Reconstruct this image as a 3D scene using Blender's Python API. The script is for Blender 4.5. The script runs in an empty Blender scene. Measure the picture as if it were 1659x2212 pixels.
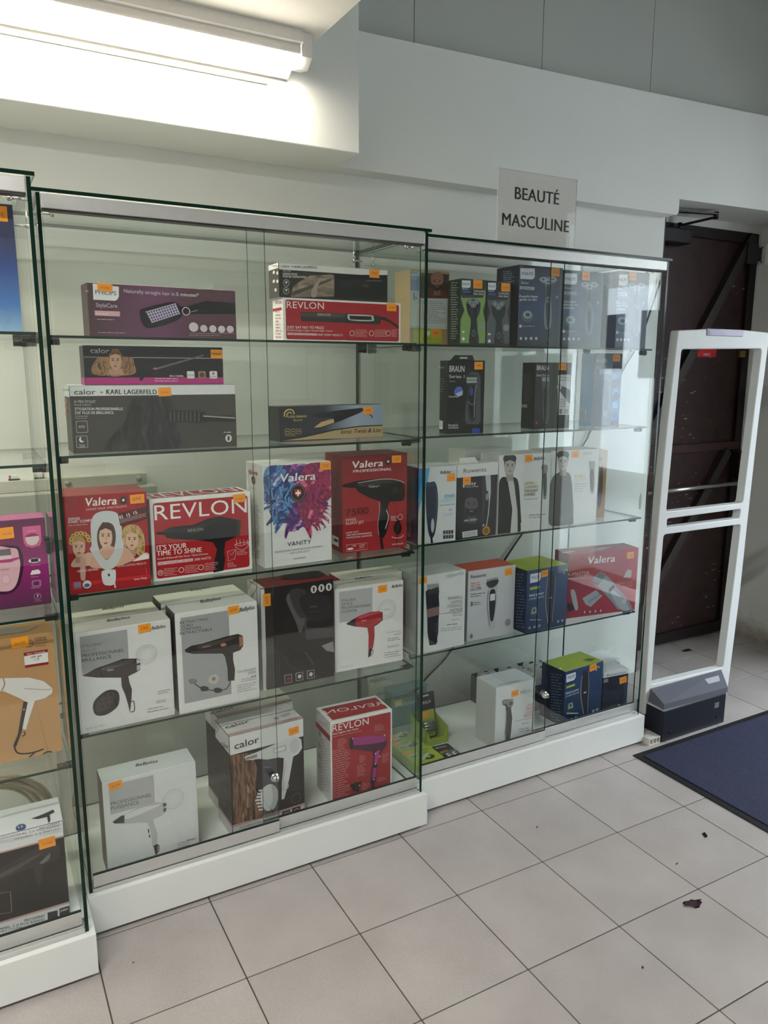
import bpy, bmesh, math, random
from mathutils import Vector, Matrix, Euler
from mathutils.geometry import tessellate_polygon

scene = bpy.context.scene
COL = scene.collection
random.seed(7)

# ------------------------------------------------------------------ camera
W, H, FPX = 1659.0, 2212.0, 1644.84
CAM = Vector((-1.39019, -1.84590, 1.42644))
CROT = Euler((1.38661, -0.002133, -0.50436), 'XYZ')
cam_data = bpy.data.cameras.new('camera')
cam_data.sensor_fit = 'VERTICAL'
cam_data.sensor_height = 36.0
cam_data.lens = 36.0 * FPX / H
cam_data.clip_start = 0.05
camera = bpy.data.objects.new('camera', cam_data)
camera.location = CAM
camera.rotation_euler = CROT
COL.objects.link(camera)
scene.camera = camera

# ------------------------------------------------------------------ world, lights, exposure
scene.view_settings.view_transform = 'Standard'
scene.view_settings.look = 'None'
scene.view_settings.gamma = 1.0
scene.view_settings.use_curve_mapping = False
scene.view_settings.exposure = 0.75
scene.cycles.transparent_max_bounces = 64
scene.cycles.max_bounces = 9
scene.cycles.diffuse_bounces = 4
scene.cycles.glossy_bounces = 3
scene.cycles.use_denoising = True
scene.cycles.use_adaptive_sampling = True
scene.cycles.adaptive_threshold = 0.03
scene.cycles.sample_clamp_indirect = 6.0
scene.cycles.caustics_reflective = True
scene.cycles.caustics_refractive = False

world = bpy.data.worlds.new('overcast_sky')
scene.world = world
world.use_nodes = True
bg = world.node_tree.nodes['Background']
bg.inputs[0].default_value = (0.80, 0.90, 1.0, 1)
bg.inputs[1].default_value = 8.0


def area(name, loc, sx, sy, power, color, rot=(0, 0, 0)):
    d = bpy.data.lights.new(name, 'AREA')
    d.shape = 'RECTANGLE'
    d.size, d.size_y = sx, sy
    d.energy = power
    d.color = color
    o = bpy.data.objects.new(name, d)
    o.location = loc
    o.rotation_euler = rot
    COL.objects.link(o)
    return o


# added fill light under the low ceiling, unseen behind the camera; all other light is the strip lamp in
# view and the daylight that comes in through the shop entrance on the right
area('added_fill_light_offscreen', (-2.1, -1.5, 2.30), 1.5, 0.12, 35, (1.0, 0.98, 0.94))

# ------------------------------------------------------------------ helpers
RM = CROT.to_matrix()


def ray(u, v):
    return RM @ Vector(((u - W / 2) / FPX, -(v - H / 2) / FPX, -1.0))


def on_plane(u, v, p0, n):
    d = ray(u, v)
    return CAM + d * ((p0 - CAM).dot(n) / d.dot(n))


def on_y(u, v, y):
    return on_plane(u, v, Vector((0, y, 0)), Vector((0, 1, 0)))


def on_z(u, v, z):
    return on_plane(u, v, Vector((0, 0, z)), Vector((0, 0, 1)))


CROPS = {'c1': (0, 340, 560 / 1659), 'c2': (500, 440, 460 / 1659), 'c3': (840, 520, 620 / 1659),
         'c4': (500, 940, 460 / 1659), 'c5': (0, 980, 580 / 1659), 'c6': (0, 1230, 580 / 1659),
         'c7': (0, 1560, 680 / 1659), 'c8': (420, 1440, 520 / 1659), 'd1': (820, 940, 600 / 1659),
         'd2': (760, 1370, 680 / 1659), 'd3': (1360, 660, 299 / 661), 'd4': (1380, 380, 279 / 1624),
         'e1': (840, 1440, 220 / 1659), 'e2': (980, 1380, 280 / 1659), 'e3': (0, 1580, 220 / 1659),
         'e4': (0, 1000, 160 / 1041), 'e5': (1220, 1380, 200 / 1659), 'e6': (0, 360, 130 / 757), 'px': (0, 0, 1.0)}


def crop(c, x, y):
    o = CROPS[c]
    return o[0] + o[2] * x, o[1] + o[2] * y


def lin(c):
    c = c.lstrip('#')
    c = ''.join(x * 2 for x in c) if len(c) == 3 else c
    r = [int(c[i:i + 2], 16) / 255 for i in (0, 2, 4)]
    return tuple(x / 12.92 if x <= 0.04045 else ((x + 0.055) / 1.055) ** 2.4 for x in r)


MATS = {}


def nodes_of(m):
    m.use_nodes = True
    nt = m.node_tree
    return nt, nt.nodes, nt.links, nt.nodes['Principled BSDF']


def M(col, rough=0.42, metal=0.0, noise=0.05, scale=60.0, bump=0.0, c2=None, amt=0.5, coat=0.0):
    """plain procedural material: a colour with fine variation; c2 = a second colour in soft blotches"""
    key = (col, rough, metal, noise, scale, bump, c2, amt, coat)
    if key in MATS:
        return MATS[key]
    m = bpy.data.materials.new('mat_' + col.lstrip('#'))
    nt, N, L, P = nodes_of(m)
    a = lin(col)
    tc = N.new('ShaderNodeTexCoord')
    nz = N.new('ShaderNodeTexNoise')
    nz.inputs['Scale'].default_value = scale
    nz.inputs['Detail'].default_value = 3
    L.new(tc.outputs['Object'], nz.inputs['Vector'])
    mx = N.new('ShaderNodeMix')
    mx.data_type = 'RGBA'
    if c2:
        rp = N.new('ShaderNodeMapRange')
        rp.inputs[1].default_value = amt - 0.12
        rp.inputs[2].default_value = amt + 0.12
        L.new(nz.outputs['Fac'], rp.inputs[0])
        L.new(rp.outputs[0], mx.inputs['Factor'])
        b = lin(c2)
    else:
        L.new(nz.outputs['Fac'], mx.inputs['Factor'])
        b = tuple(x * (1 - 2 * noise) for x in a)
    mx.inputs['A'].default_value = (*a, 1)
    mx.inputs['B'].default_value = (*b, 1)
    L.new(mx.outputs['Result'], P.inputs['Base Color'])
    P.inputs['Roughness'].default_value = rough
    P.inputs['Metallic'].default_value = metal
    P.inputs['Coat Weight'].default_value = coat
    if metal == 0:
        P.inputs['Specular IOR Level'].default_value = 0.3
    if bump:
        bp = N.new('ShaderNodeBump')
        bp.inputs['Strength'].default_value = bump
        bp.inputs['Distance'].default_value = 0.002
        L.new(nz.outputs['Fac'], bp.inputs['Height'])
        L.new(bp.outputs[0], P.inputs['Normal'])
    MATS[key] = m
    return m


def GR(*stops, axis='Z', rough=0.4):
    """printed colour gradient along an axis of the carton (generated coordinates)"""
    key = ('gr', stops, axis, rough)
    if key in MATS:
        return MATS[key]
    m = bpy.data.materials.new('mat_gradient_print')
    nt, N, L, P = nodes_of(m)
    tc = N.new('ShaderNodeTexCoord')
    sp = N.new('ShaderNodeSeparateXYZ')
    L.new(tc.outputs['Generated'], sp.inputs[0])
    rp = N.new('ShaderNodeValToRGB')
    e = rp.color_ramp.elements
    for i, (t, c) in enumerate(stops):
        el = e[i] if i < 2 else e.new(t)
        el.position = t
        el.color = (*lin(c), 1)
    L.new(sp.outputs[axis], rp.inputs[0])
    L.new(rp.outputs[0], P.inputs['Base Color'])
    P.inputs['Roughness'].default_value = rough
    MATS[key] = m
    return m


def STREAK(cols, scale=(90, 4, 9), rough=0.4, warp=6.0, noise_scale=1.0):
    """printed strands or powder: stretched, warped noise through a set of colours"""
    key = ('streak', cols, scale, warp)
    if key in MATS:
        return MATS[key]
    m = bpy.data.materials.new('mat_streaked_print')
    nt, N, L, P = nodes_of(m)
    tc = N.new('ShaderNodeTexCoord')
    nz = N.new('ShaderNodeTexNoise'); nz.inputs['Scale'].default_value = 14; nz.inputs['Detail'].default_value = 2
    L.new(tc.outputs['Object'], nz.inputs['Vector'])
    mp = N.new('ShaderNodeMapping'); mp.inputs['Scale'].default_value = scale
    L.new(tc.outputs['Object'], mp.inputs[0])
    vm = N.new('ShaderNodeVectorMath'); vm.operation = 'SCALE'; vm.inputs['Scale'].default_value = warp
    L.new(nz.outputs['Color'], vm.inputs[0])
    va = N.new('ShaderNodeVectorMath'); va.operation = 'ADD'
    L.new(mp.outputs[0], va.inputs[0]); L.new(vm.outputs[0], va.inputs[1])
    n2 = N.new('ShaderNodeTexNoise'); n2.inputs['Scale'].default_value = noise_scale; n2.inputs['Detail'].default_value = 4
    L.new(va.outputs[0], n2.inputs['Vector'])
    rp = N.new('ShaderNodeValToRGB')
    e = rp.color_ramp.elements
    n = len(cols)
    for i, c in enumerate(cols):
        t = 0.30 + 0.40 * i / max(n - 1, 1)
        el = e[i] if i < 2 else e.new(t)
        el.position = t
        el.color = (*lin(c), 1)
    L.new(n2.outputs['Fac'], rp.inputs[0])
    L.new(rp.outputs[0], P.inputs['Base Color'])
    P.inputs['Roughness'].default_value = rough
    MATS[key] = m
    return m


def glass_mat(name, tint, refl=1.0):
    m = bpy.data.materials.new(name)
    m.use_nodes = True
    N, L = m.node_tree.nodes, m.node_tree.links
    N.clear()
    out = N.new('ShaderNodeOutputMaterial')
    mix = N.new('ShaderNodeMixShader')
    tr = N.new('ShaderNodeBsdfTransparent')
    tr.inputs[0].default_value = (*tint, 1)
    gl = N.new('ShaderNodeBsdfGlossy')
    gl.inputs['Roughness'].default_value = 0.0
    gl.inputs[0].default_value = (1, 1, 1, 1)
    lw = N.new('ShaderNodeLayerWeight')
    lw.inputs[0].default_value = 0.5
    pw = N.new('ShaderNodeMath'); pw.operation = 'POWER'; pw.inputs[1].default_value = 5.0
    L.new(lw.outputs['Facing'], pw.inputs[0])
    ma = N.new('ShaderNodeMath'); ma.operation = 'MULTIPLY_ADD'
    ma.inputs[1].default_value = 0.9 * refl; ma.inputs[2].default_value = 0.042 * refl
    L.new(pw.outputs[0], ma.inputs[0])
    L.new(ma.outputs[0], mix.inputs[0])
    L.new(tr.outputs[0], mix.inputs[1])
    L.new(gl.outputs[0], mix.inputs[2])
    L.new(mix.outputs[0], out.inputs[0])
    return m


GLASS = glass_mat('showcase_glass', (0.978, 0.993, 0.983))
CLEAR = glass_mat('clear_plastic', (0.97, 0.975, 0.975))
TEALP = glass_mat('teal_plastic', (0.66, 0.83, 0.86))
EDGE = M('#0e2e22', 0.12, noise=0.2, scale=25)
ALU = M('#d2d2cf', 0.36, 0.45, 0.06, 40)
CHROME = M('#d8d8d6', 0.15, 1.0)
WHITE = M('#e9ebe6', 0.38, noise=0.02)
BLACK = M('#101112', 0.35)


# ---- mesh building
class MB:
    """collects pieces into one mesh with material slots"""

    def __init__(s):
        s.v, s.f, s.m, s.mats, s.sm = [], [], [], [], []

    def slot(s, mat):
        if mat not in s.mats:
            s.mats.append(mat)
        return s.mats.index(mat)

    def add(s, verts, faces, mat, smooth=False):
        k = len(s.v)
        i = s.slot(mat)
        s.v += [tuple(p) for p in verts]
        for f in faces:
            s.f.append(tuple(k + j for j in f))
            s.m.append(i)
            s.sm.append(smooth)
        return s

    def box(s, a, b, mat, mat2=None, axis=None):
        """box from corner a to corner b; mat2 on the faces not normal to axis (glass edges)"""
        (x0, y0, z0), (x1, y1, z1) = a, b
        V = [(x0, y0, z0), (x1, y0, z0), (x1, y1, z0), (x0, y1, z0), (x0, y0, z1), (x1, y0, z1), (x1, y1, z1), (x0, y1, z1)]
        F = {'z': [(3, 2, 1, 0), (4, 5, 6, 7)], 'y': [(0, 1, 5, 4), (2, 3, 7, 6)], 'x': [(1, 2, 6, 5), (3, 0, 4, 7)]}
        k = len(s.v)
        s.v += V
        for ax, fs in F.items():
            mm = mat if (mat2 is None or ax == axis) else mat2
            i = s.slot(mm)
            for f in fs:
                s.f.append(tuple(k + j for j in f)); s.m.append(i); s.sm.append(False)
        return s

    def bbox(s, a, b, mat, r=0.002):
        """box with chamfered edges"""
        bm = bmesh.new()
        bmesh.ops.create_cube(bm, size=1)
        for v in bm.verts:
            v.co = Vector([a[i] + (v.co[i] + 0.5) * (b[i] - a[i]) for i in range(3)])
        bmesh.ops.bevel(bm, geom=bm.edges[:], offset=r, segments=2, affect='EDGES', profile=0.5)
        s.bm(bm, mat)
        return s

    def bm(s, bm, mat, smooth=False):
        bm.verts.index_update()
        s.add([v.co[:] for v in bm.verts], [[v.index for v in f.verts] for f in bm.faces], mat, smooth)
        bm.free()

    def prism(s, pts, fn, d0, d1, mat, cap=True):
        """2-D outline pts extruded; fn(a, b, d) -> 3-D point"""
        n = len(pts)
        V = [fn(a, b, d0) for a, b in pts] + [fn(a, b, d1) for a, b in pts]
        F = [(i, (i + 1) % n, n + (i + 1) % n, n + i) for i in range(n)]
        if cap:
            tri = tessellate_polygon([[Vector((a, b, 0)) for a, b in pts]])
            F += [tuple(t) for t in tri] + [tuple(n + j for j in t) for t in tri]
        return s.add(V, F, mat)

    def tube(s, pts, r, mat, seg=8, caps=True):
        pts = [Vector(p) for p in pts]
        rr = r if isinstance(r, (list, tuple)) else [r] * len(pts)
        V, F = [], []
        up = None
        for i, p in enumerate(pts):
            t = (pts[min(i + 1, len(pts) - 1)] - pts[max(i - 1, 0)]).normalized()
            if up is None:
                up = t.orthogonal().normalized()
            else:
                up = (up - t * up.dot(t)).normalized()
            sd = t.cross(up)
            for k in range(seg):
                a = 2 * math.pi * k / seg
                V.append(p + (up * math.cos(a) + sd * math.sin(a)) * rr[i])
        for i in range(len(pts) - 1):
            for k in range(seg):
                F.append((i * seg + k, i * seg + (k + 1) % seg, (i + 1) * seg + (k + 1) % seg, (i + 1) * seg + k))
        if caps:
            F.append(tuple(range(seg))[::-1])
            F.append(tuple(range((len(pts) - 1) * seg, len(pts) * seg)))
        return s.add(V, F, mat, True)

    def build(s, name, parent=None, loc=None, bevel=0):
        me = bpy.data.meshes.new(name)
        me.from_pydata(s.v, [], s.f)
        for m in s.mats:
            me.materials.append(m)
        me.polygons.foreach_set('material_index', s.m)
        me.polygons.foreach_set('use_smooth', s.sm)
        me.update()
        o = bpy.data.objects.new(name, me)
        COL.objects.link(o)
        if parent:
            o.parent = parent
        if loc:
            o.location = loc
        return o


def tag(o, label, cat, group=None):
    o['label'] = label
    o['category'] = cat
    if group:
        o['group'] = group
    return o


def struct(o, label=None, cat=None):
    o['kind'] = 'structure'
    if label:
        o['label'] = label
        o['category'] = cat
    return o


def empty(name, loc, rz=0.0):
    o = bpy.data.objects.new(name, None)
    o.empty_display_size = 0.05
    COL.objects.link(o)
    o.location = loc
    o.rotation_euler = (0, 0, rz)
    return o


def spline(pts, n=5, closed=True):
    """Catmull-Rom through traced points"""
    m = len(pts)
    out = []
    for i in range(m if closed else m - 1):
        if closed:
            p = [Vector(pts[(i + j) % m]) for j in (-1, 0, 1, 2)]
        else:
            p = [Vector(pts[min(max(i + j, 0), m - 1)]) for j in (-1, 0, 1, 2)]
        for k in range(n):
            t = k / n
            out.append(tuple(0.5 * ((2 * p[1]) + (p[2] - p[0]) * t + (2 * p[0] - 5 * p[1] + 4 * p[2] - p[3]) * t * t + (3 * p[1] - p[0] - 3 * p[2] + p[3]) * t ** 3)))
    if not closed:
        out.append(tuple(pts[-1]))
    return out


# ---- lettering: outlines of Blender's own font
TXT = {}


def text_mesh(s, bold=0.0, spacing=1.0):
    key = (s, bold, spacing)
    if key not in TXT:
        cu = bpy.data.curves.new('lettering', 'FONT')
        cu.body = s
        cu.size = 1.0
        cu.resolution_u = 3
        cu.space_character = spacing + max(bold, 0)
        ob = bpy.data.objects.new('lettering', cu)
        me = ob.to_mesh()
        v = [(p.co.x, p.co.y) for p in me.vertices]
        f = [tuple(p.vertices) for p in me.polygons]
        if bold > 0:            # heavier strokes: the outline repeated slightly to either side
            k, n0 = min(bold, 0.04) * 0.55, len(v)
            v = [(x, y, 0) for x, y in v] + [(x + k, y, 1) for x, y in v] + [(x - k, y, 2) for x, y in v]
            f = f + [tuple(i + n0 for i in q) for q in f] + [tuple(i + 2 * n0 for i in q) for q in f]
        v = [(*p, 0)[:3] for p in v]
        ob.to_mesh_clear()
        bpy.data.objects.remove(ob)
        bpy.data.curves.remove(cu)
        x0 = min(p[0] for p in v) if v else 0
        x1 = max(p[0] for p in v) if v else 1
        TXT[key] = ([(p[0] - x0, p[1], p[2]) for p in v], f, max(x1 - x0, 1e-4))
    return TXT[key]


CAPH = max(p[1] for p in text_mesh('H')[0])

# ------------------------------------------------------------------ the room
T = 0.303                                   # tile pitch
WALLP = M('#e3e4de', 0.75, noise=0.015, scale=8, bump=0.05)
WY, LY = 0.60, 0.52                         # wall behind the showcases, lintel face

tile_mat = bpy.data.materials.new('floor_tile')
nt, N, L, P = nodes_of(tile_mat)
tc = N.new('ShaderNodeTexCoord'); geo = N.new('ShaderNodeNewGeometry'); oi = N.new('ShaderNodeObjectInfo')
n1 = N.new('ShaderNodeTexNoise'); n1.inputs['Scale'].default_value = 800; n1.inputs['Detail'].default_value = 2
n2 = N.new('ShaderNodeTexNoise'); n2.inputs['Scale'].default_value = 5; n2.inputs['Detail'].default_value = 5
L.new(geo.outputs['Position'], n1.inputs['Vector']); L.new(geo.outputs['Position'], n2.inputs['Vector'])
r1 = N.new('ShaderNodeValToRGB')
r1.color_ramp.elements[0].position = 0.34; r1.color_ramp.elements[0].color = (*lin('#a39b97'), 1)
r1.color_ramp.elements[1].position = 0.62; r1.color_ramp.elements[1].color = (*lin('#beb7b3'), 1)
L.new(n1.outputs['Fac'], r1.inputs[0])
mx = N.new('ShaderNodeMix'); mx.data_type = 'RGBA'; mx.blend_type = 'MULTIPLY'; mx.inputs['Factor'].default_value = 1
r2 = N.new('ShaderNodeValToRGB')
r2.color_ramp.elements[0].position = 0.3; r2.color_ramp.elements[0].color = (0.84, 0.83, 0.82, 1)
r2.color_ramp.elements[1].position = 0.7; r2.color_ramp.elements[1].color = (1, 1, 1, 1)
L.new(n2.outputs['Fac'], r2.inputs[0])
L.new(r1.outputs[0], mx.inputs['A']); L.new(r2.outputs[0], mx.inputs['B'])
hs = N.new('ShaderNodeHueSaturation')
mr = N.new('ShaderNodeMapRange'); mr.inputs[3].default_value = 0.95; mr.inputs[4].default_value = 1.04
L.new(oi.outputs['Random'], mr.inputs[0]); L.new(mr.outputs[0], hs.inputs['Value'])
L.new(mx.outputs['Result'], hs.inputs['Color']); L.new(hs.outputs[0], P.inputs['Base Color'])
P.inputs['Roughness'].default_value = 0.42

floor = struct(MB().box((-4.2, -4.4, -0.2), (2.6, 1.2, -0.002), M('#5b5450', 0.9, noise=0.2, scale=30, bump=0.3)).build('floor'))
tm = None
for i in range(-7, 8):
    for j in range(-6, 4):
        if tm is None:
            o = MB().bbox((0.0016, 0.0016, -0.009), (T - 0.0016, T - 0.0016, 0), tile_mat, 0.0012).build('tile', floor)
            tm = o.data
        else:
            o = bpy.data.objects.new('tile', tm)
            COL.objects.link(o)
            o.parent = floor
        o.location = (i * T, j * T, random.uniform(-0.0004, 0))
# walls
wb = MB()
wb.box((-4.2, WY, -.1), (1.345, 1.0, 3.2), WALLP)
wb.box((1.345, 0.86, -.1), (2.6, 1.0, 3.2), WALLP)
struct(wb.build('wall_back'), 'plain white wall running behind the glass showcases', 'wall')
# recessed upper wall of wide panels above the lintel
ub = struct(MB().box((-0.3, 0.595, 2.40), (2.6, 0.60, 3.2), M('#8f918c', 0.8)).build('wall_upper'))
cuts = [-0.29] + [on_y(u, v, 0.58).x for u, v in ((893, 60), (1170, 100), (1405, 150))] + [2.25]
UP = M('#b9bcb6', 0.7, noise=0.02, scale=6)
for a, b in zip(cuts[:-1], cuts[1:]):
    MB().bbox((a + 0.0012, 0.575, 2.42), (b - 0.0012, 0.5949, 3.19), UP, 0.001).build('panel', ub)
# lintel with the notch above the door recess (top edge a little uneven)
lt = MB()
pts = [(-4.2, 2.072), (1.322, 2.072), (1.333, 2.083), (1.333, 2.136), (2.25, 2.15), (2.25, 2.548), (1.4, 2.524), (0.8, 2.508), (0.3, 2.497), (-0.1, 2.487), (-4.2, 2.48)]
lt.prism(pts, lambda a, b, d: (a, d, b), LY, 0.86, WALLP)
struct(lt.build('trim_1'), 'white lintel above the showcases and the door recess', 'lintel')
bmx = -0.272
struct(MB().bbox((-4.2, 0.335, 2.066), (bmx, 0.575, 3.2), WALLP, 0.003).build('trim_2'), 'white boxed beam carrying the strip lamp', 'beam')
LOWC = M('#dcd9d0', 0.85, noise=0.03, scale=40, bump=0.25)
struct(MB().box((-4.2, -4.4, 2.315), (-0.447, 0.335, 3.2), LOWC).build('ceiling_low'))
struct(MB().box((-4.2, -4.4, 3.2), (2.6, 1.0, 3.3), WALLP).build('ceiling'))
# right-hand wall with the shop entrance, dirt along the foot
rw_mat = M('#e3e4de', 0.75, noise=0.02, scale=9)
dm = rw_mat.copy(); dm.name = 'wall_with_dirty_foot'
N, L = dm.node_tree.nodes, dm.node_tree.links
P = N['Principled BSDF']
src = P.inputs['Base Color'].links[0].from_socket
geo = N.new('ShaderNodeNewGeometry'); sp = N.new('ShaderNodeSeparateXYZ'); L.new(geo.outputs['Position'], sp.inputs[0])
nz = N.new('ShaderNodeTexNoise'); nz.inputs['Scale'].default_value = 22; nz.inputs['Detail'].default_value = 6; L.new(geo.outputs['Position'], nz.inputs['Vector'])
ad = N.new('ShaderNodeMath'); ad.operation = 'MULTIPLY_ADD'; ad.inputs[1].default_value = -0.16; L.new(nz.outputs['Fac'], ad.inputs[0]); L.new(sp.outputs['Z'], ad.inputs[2])
mr = N.new('ShaderNodeMapRange'); mr.inputs[1].default_value = -0.08; mr.inputs[2].default_value = 0.05; mr.inputs[3].default_value = 0.85; mr.inputs[4].default_value = 0; L.new(ad.outputs[0], mr.inputs[0])
mx = N.new('ShaderNodeMix'); mx.data_type = 'RGBA'; mx.inputs['B'].default_value = (*lin('#8a7f6d'), 1)
L.new(mr.outputs[0], mx.inputs['Factor']); L.new(src, mx.inputs['A']); L.new(mx.outputs['Result'], P.inputs['Base Color'])
rw = MB()
rw.box((2.255, -0.25, -.1), (2.6, 0.86, 3.2), dm)
rw.box((2.255, -4.4, -.1), (2.6, -1.95, 3.2), dm)
rw.box((2.255, -1.95, 2.45), (2.6, -0.25, 3.2), dm)
struct(rw.build('wall_right'), 'white side wall with a dirty foot next to the door', 'wall')
struct(MB().box((-4.4, -4.4, -.1), (-4.2, 1.0, 3.2), WALLP).build('wall_left'))
struct(MB().box((-4.4, -4.6, -.1), (2.6, -4.4, 3.3), WALLP).build('wall_front'))
# street outside the entrance, seen only as a reflection in the glass
struct(MB().box((2.6, -14, -0.25), (16, 8, -0.05), M('#77777a', 0.9)).build('floor_street'))
fc = struct(empty('wall_street', (12, -4, -0.05)), 'pale rendered house front across the street, mirrored in the showcase glass', 'wall')
MB().box((0, -10, 0), (4, 12, 8.5), M('#b7b4ac', 0.9, noise=0.05, scale=1.2)).build('wall', fc)
for fz in (0.9, 4.2):
    for k in range(7):
        w_ = MB().box((-0.04, -8.6 + k * 2.6, fz), (-0.001, -7.4 + k * 2.6, fz + 1.9), M('#3c4248', 0.2)).build('window', fc)
vn = tag(empty('van', (6.2, -4.4, -0.05)), 'white delivery van parked in the street, mirrored in the showcase glass', 'van')
prof = [(-2.6, 0.35), (2.5, 0.35), (2.62, 0.9), (2.5, 1.15), (1.75, 1.35), (1.2, 2.2), (0.9, 2.38), (-2.5, 2.42), (-2.62, 2.2)]
MB().prism(prof, lambda a, c, d: (d, a, c), -1.0, 1.0, M('#e8eaea', 0.3, coat=0.4)).build('body', vn)
MB().prism([(0.35, 1.4), (1.5, 1.4), (1.12, 2.08), (0.35, 2.12)], lambda a, c, d: (d, a, c), -1.012, -1.001, M('#20252a', 0.1)).build('side_window', vn)
MB().prism([(-2.3, 1.5), (0.1, 1.5), (0.1, 2.1), (-2.3, 2.1)], lambda a, c, d: (d, a, c), -1.012, -1.001, M('#262b30', 0.1)).build('side_window', vn)
for y in (-1.6, 1.7):
    MB().tube([(-1.02, y, 0.34), (-0.8, y, 0.34)], 0.34, M('#17181a', 0.7), 24).build('wheel', vn)
    MB().tube([(-1.03, y, 0.34), (-1.015, y, 0.34)], 0.2, M('#a9adb0', 0.3, 0.6), 18).build('hub_cap', vn)

# ------------------------------------------------------------------ steel door in the recess
DY = 0.79
BROWN = M('#33201f', 0.4, noise=0.25, scale=14, c2='#291a19', amt=0.55)
scr = BROWN.copy(); scr.name = 'scratched_brown_paint'
N, L = scr.node_tree.nodes, scr.node_tree.links
P = N['Principled BSDF']; src = P.inputs['Base Color'].links[0].from_socket
tc = N.new('ShaderNodeTexCoord'); mp = N.new('ShaderNodeMapping'); mp.inputs['Rotation'].default_value = (0, 0.9, 0); mp.inputs['Scale'].default_value = (18, 1, 70)
L.new(tc.outputs['Object'], mp.inputs[0])
vz = N.new('ShaderNodeTexNoise'); vz.inputs['Scale'].default_value = 1.0; vz.inputs['Detail'].default_value = 3; L.new(mp.outputs[0], vz.inputs['Vector'])
n3 = N.new('ShaderNodeTexNoise'); n3.inputs['Scale'].default_value = 3.2; L.new(tc.outputs['Object'], n3.inputs['Vector'])
g1 = N.new('ShaderNodeMapRange'); g1.inputs[1].default_value = 0.665; g1.inputs[2].default_value = 0.70; L.new(vz.outputs['Fac'], g1.inputs[0])
g2 = N.new('ShaderNodeMapRange'); g2.inputs[1].default_value = 0.52; g2.inputs[2].default_value = 0.6; L.new(n3.outputs['Fac'], g2.inputs[0])
gm = N.new('ShaderNodeMath'); gm.operation = 'MULTIPLY'; L.new(g1.outputs[0], gm.inputs[0]); L.new(g2.outputs[0], gm.inputs[1])
mx = N.new('ShaderNodeMix'); mx.data_type = 'RGBA'; mx.inputs['B'].default_value = (*lin('#9b8b84'), 1)
L.new(gm.outputs[0], mx.inputs['Factor']); L.new(src, mx.inputs['A']); L.new(mx.outputs['Result'], P.inputs['Base Color'])
DX0, DX1, DZ1 = 1.38, 2.222, 2.105
door = struct(empty('door_1', (1.80, DY, 0)), 'dark brown steel service door with diagonal braces', 'door')


def dl(mb, name, parent=door):
    o = mb.build(name, parent)
    o.location = (-1.80, -DY, 0) if parent == door else (0, 0, 0)
    return o


dl(MB().box((DX0, DY, 0.012), (DX1, DY + 0.045, DZ1), scr), 'leaf')
fr = M('#1d1414', 0.4, noise=0.2)
dl(MB().bbox((DX0 + .1, DY - 0.018, 0.02), (DX1 - .002, DY, 0.075), fr), 'rail')
dl(MB().bbox((DX0 + .1, DY - 0.02, 1.020), (DX1 - .02, DY, 1.062), M('#3a2422', 0.4)), 'rail')
dl(MB().bbox((DX0 + .1, DY - 0.018, DZ1 - 0.05), (DX1 - .002, DY, DZ1), fr), 'rail')
dl(MB().bbox((DX1 - 0.055, DY - 0.018, 0.07), (DX1 - .002, DY, DZ1 - .05), fr), 'stile')
BR = M('#37312d', 0.5, noise=0.15)


def brace(x0, z0, x1, z1, w, name='brace'):
    d = Vector((x1 - x0, z1 - z0)).normalized(); n = Vector((-d.y, d.x)) * w / 2
    pts = [(x0 + n.x, z0 + n.y), (x1 + n.x, z1 + n.y), (x1 - n.x, z1 - n.y), (x0 - n.x, z0 - n.y)]
    dl(MB().prism(pts, lambda a, b, dd: (a, dd, b), DY - 0.03, DY - 0.0005, BR), name)


brace(2.165, 2.09, 1.49, 1.075, 0.05)
brace(2.115, 1.015, 1.49, 0.14, 0.05)
# panic bar, lock case, bolt, closer
b = MB().tube([(1.45, DY - 0.075, 0.845), (2.20, DY - 0.075, 0.850)], 0.011, M('#b9b4ad', 0.25, 0.9), 12)
dl(b, 'push_bar')
b = MB().tube(spline([(2.195, DY - 0.075, 0.85), (2.225, DY - 0.07, 0.86), (2.232, DY - 0.06, 0.90), (2.222, DY - 0.04, 0.935)], 5, False), 0.012, M('#b9b4ad', 0.25, 0.9), 10)
dl(b, 'bar_arm')
dl(MB().bbox((2.165, DY - 0.06, 0.86), (2.245, DY - 0.0005, 1.01), M('#1f1a1a', 0.4), 0.006), 'lock_case')
dl(MB().bbox((2.115, DY - 0.04, 1.955), (2.195, DY - 0.0005, 2.055), M('#2b2f2e', 0.4), 0.004).bbox((2.195, DY - 0.03, 1.975), (2.236, DY - 0.004, 2.04), M('#39302e', 0.5), 0.003), 'bolt_lock')
dl(MB().bbox((2.15, DY - 0.02, 1.495), (2.19, DY - 0.0005, 1.53), M('#8d7544', 0.35, 0.7), 0.003), 'brass_lock')
ks = MB().bbox((2.236, DY - 0.05, 1.955), (2.2549, DY - 0.005, 2.055), M('#dcdcd8', 0.5), 0.002)
for z in (1.97, 2.04):
    ks.tube([(2.235, DY - 0.03, z), (2.2365, DY - 0.03, z)], 0.004, BLACK, 8)
tag(ks.build('lock_keep'), 'white metal bolt keep screwed to the wall beside the door', 'lock')
stk = MB().box((1.846, DY - 0.0012, 1.495), (1.985, DY - 0.0003, 1.545), M('#c01f28', 0.5))
rst = dl(stk, 'red_sticker')
v, f, w_ = text_mesh('MERCI')
MB().add([(1.892 + p[0] * .048 / w_, DY - 0.0016, 1.501 + p[1] * .017) for p in v], f, M('#e6d6d4')).build('lettering', rst)
cl = MB().bbox((1.44, DY - 0.075, 2.005), (1.66, DY - 0.0005, 2.075), M('#141111', 0.35), 0.008)
dl(cl, 'closer_body')
tip = on_y(1547, 464, 0.60)
el = Vector((1.60, DY - 0.05, 2.085))
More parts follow.
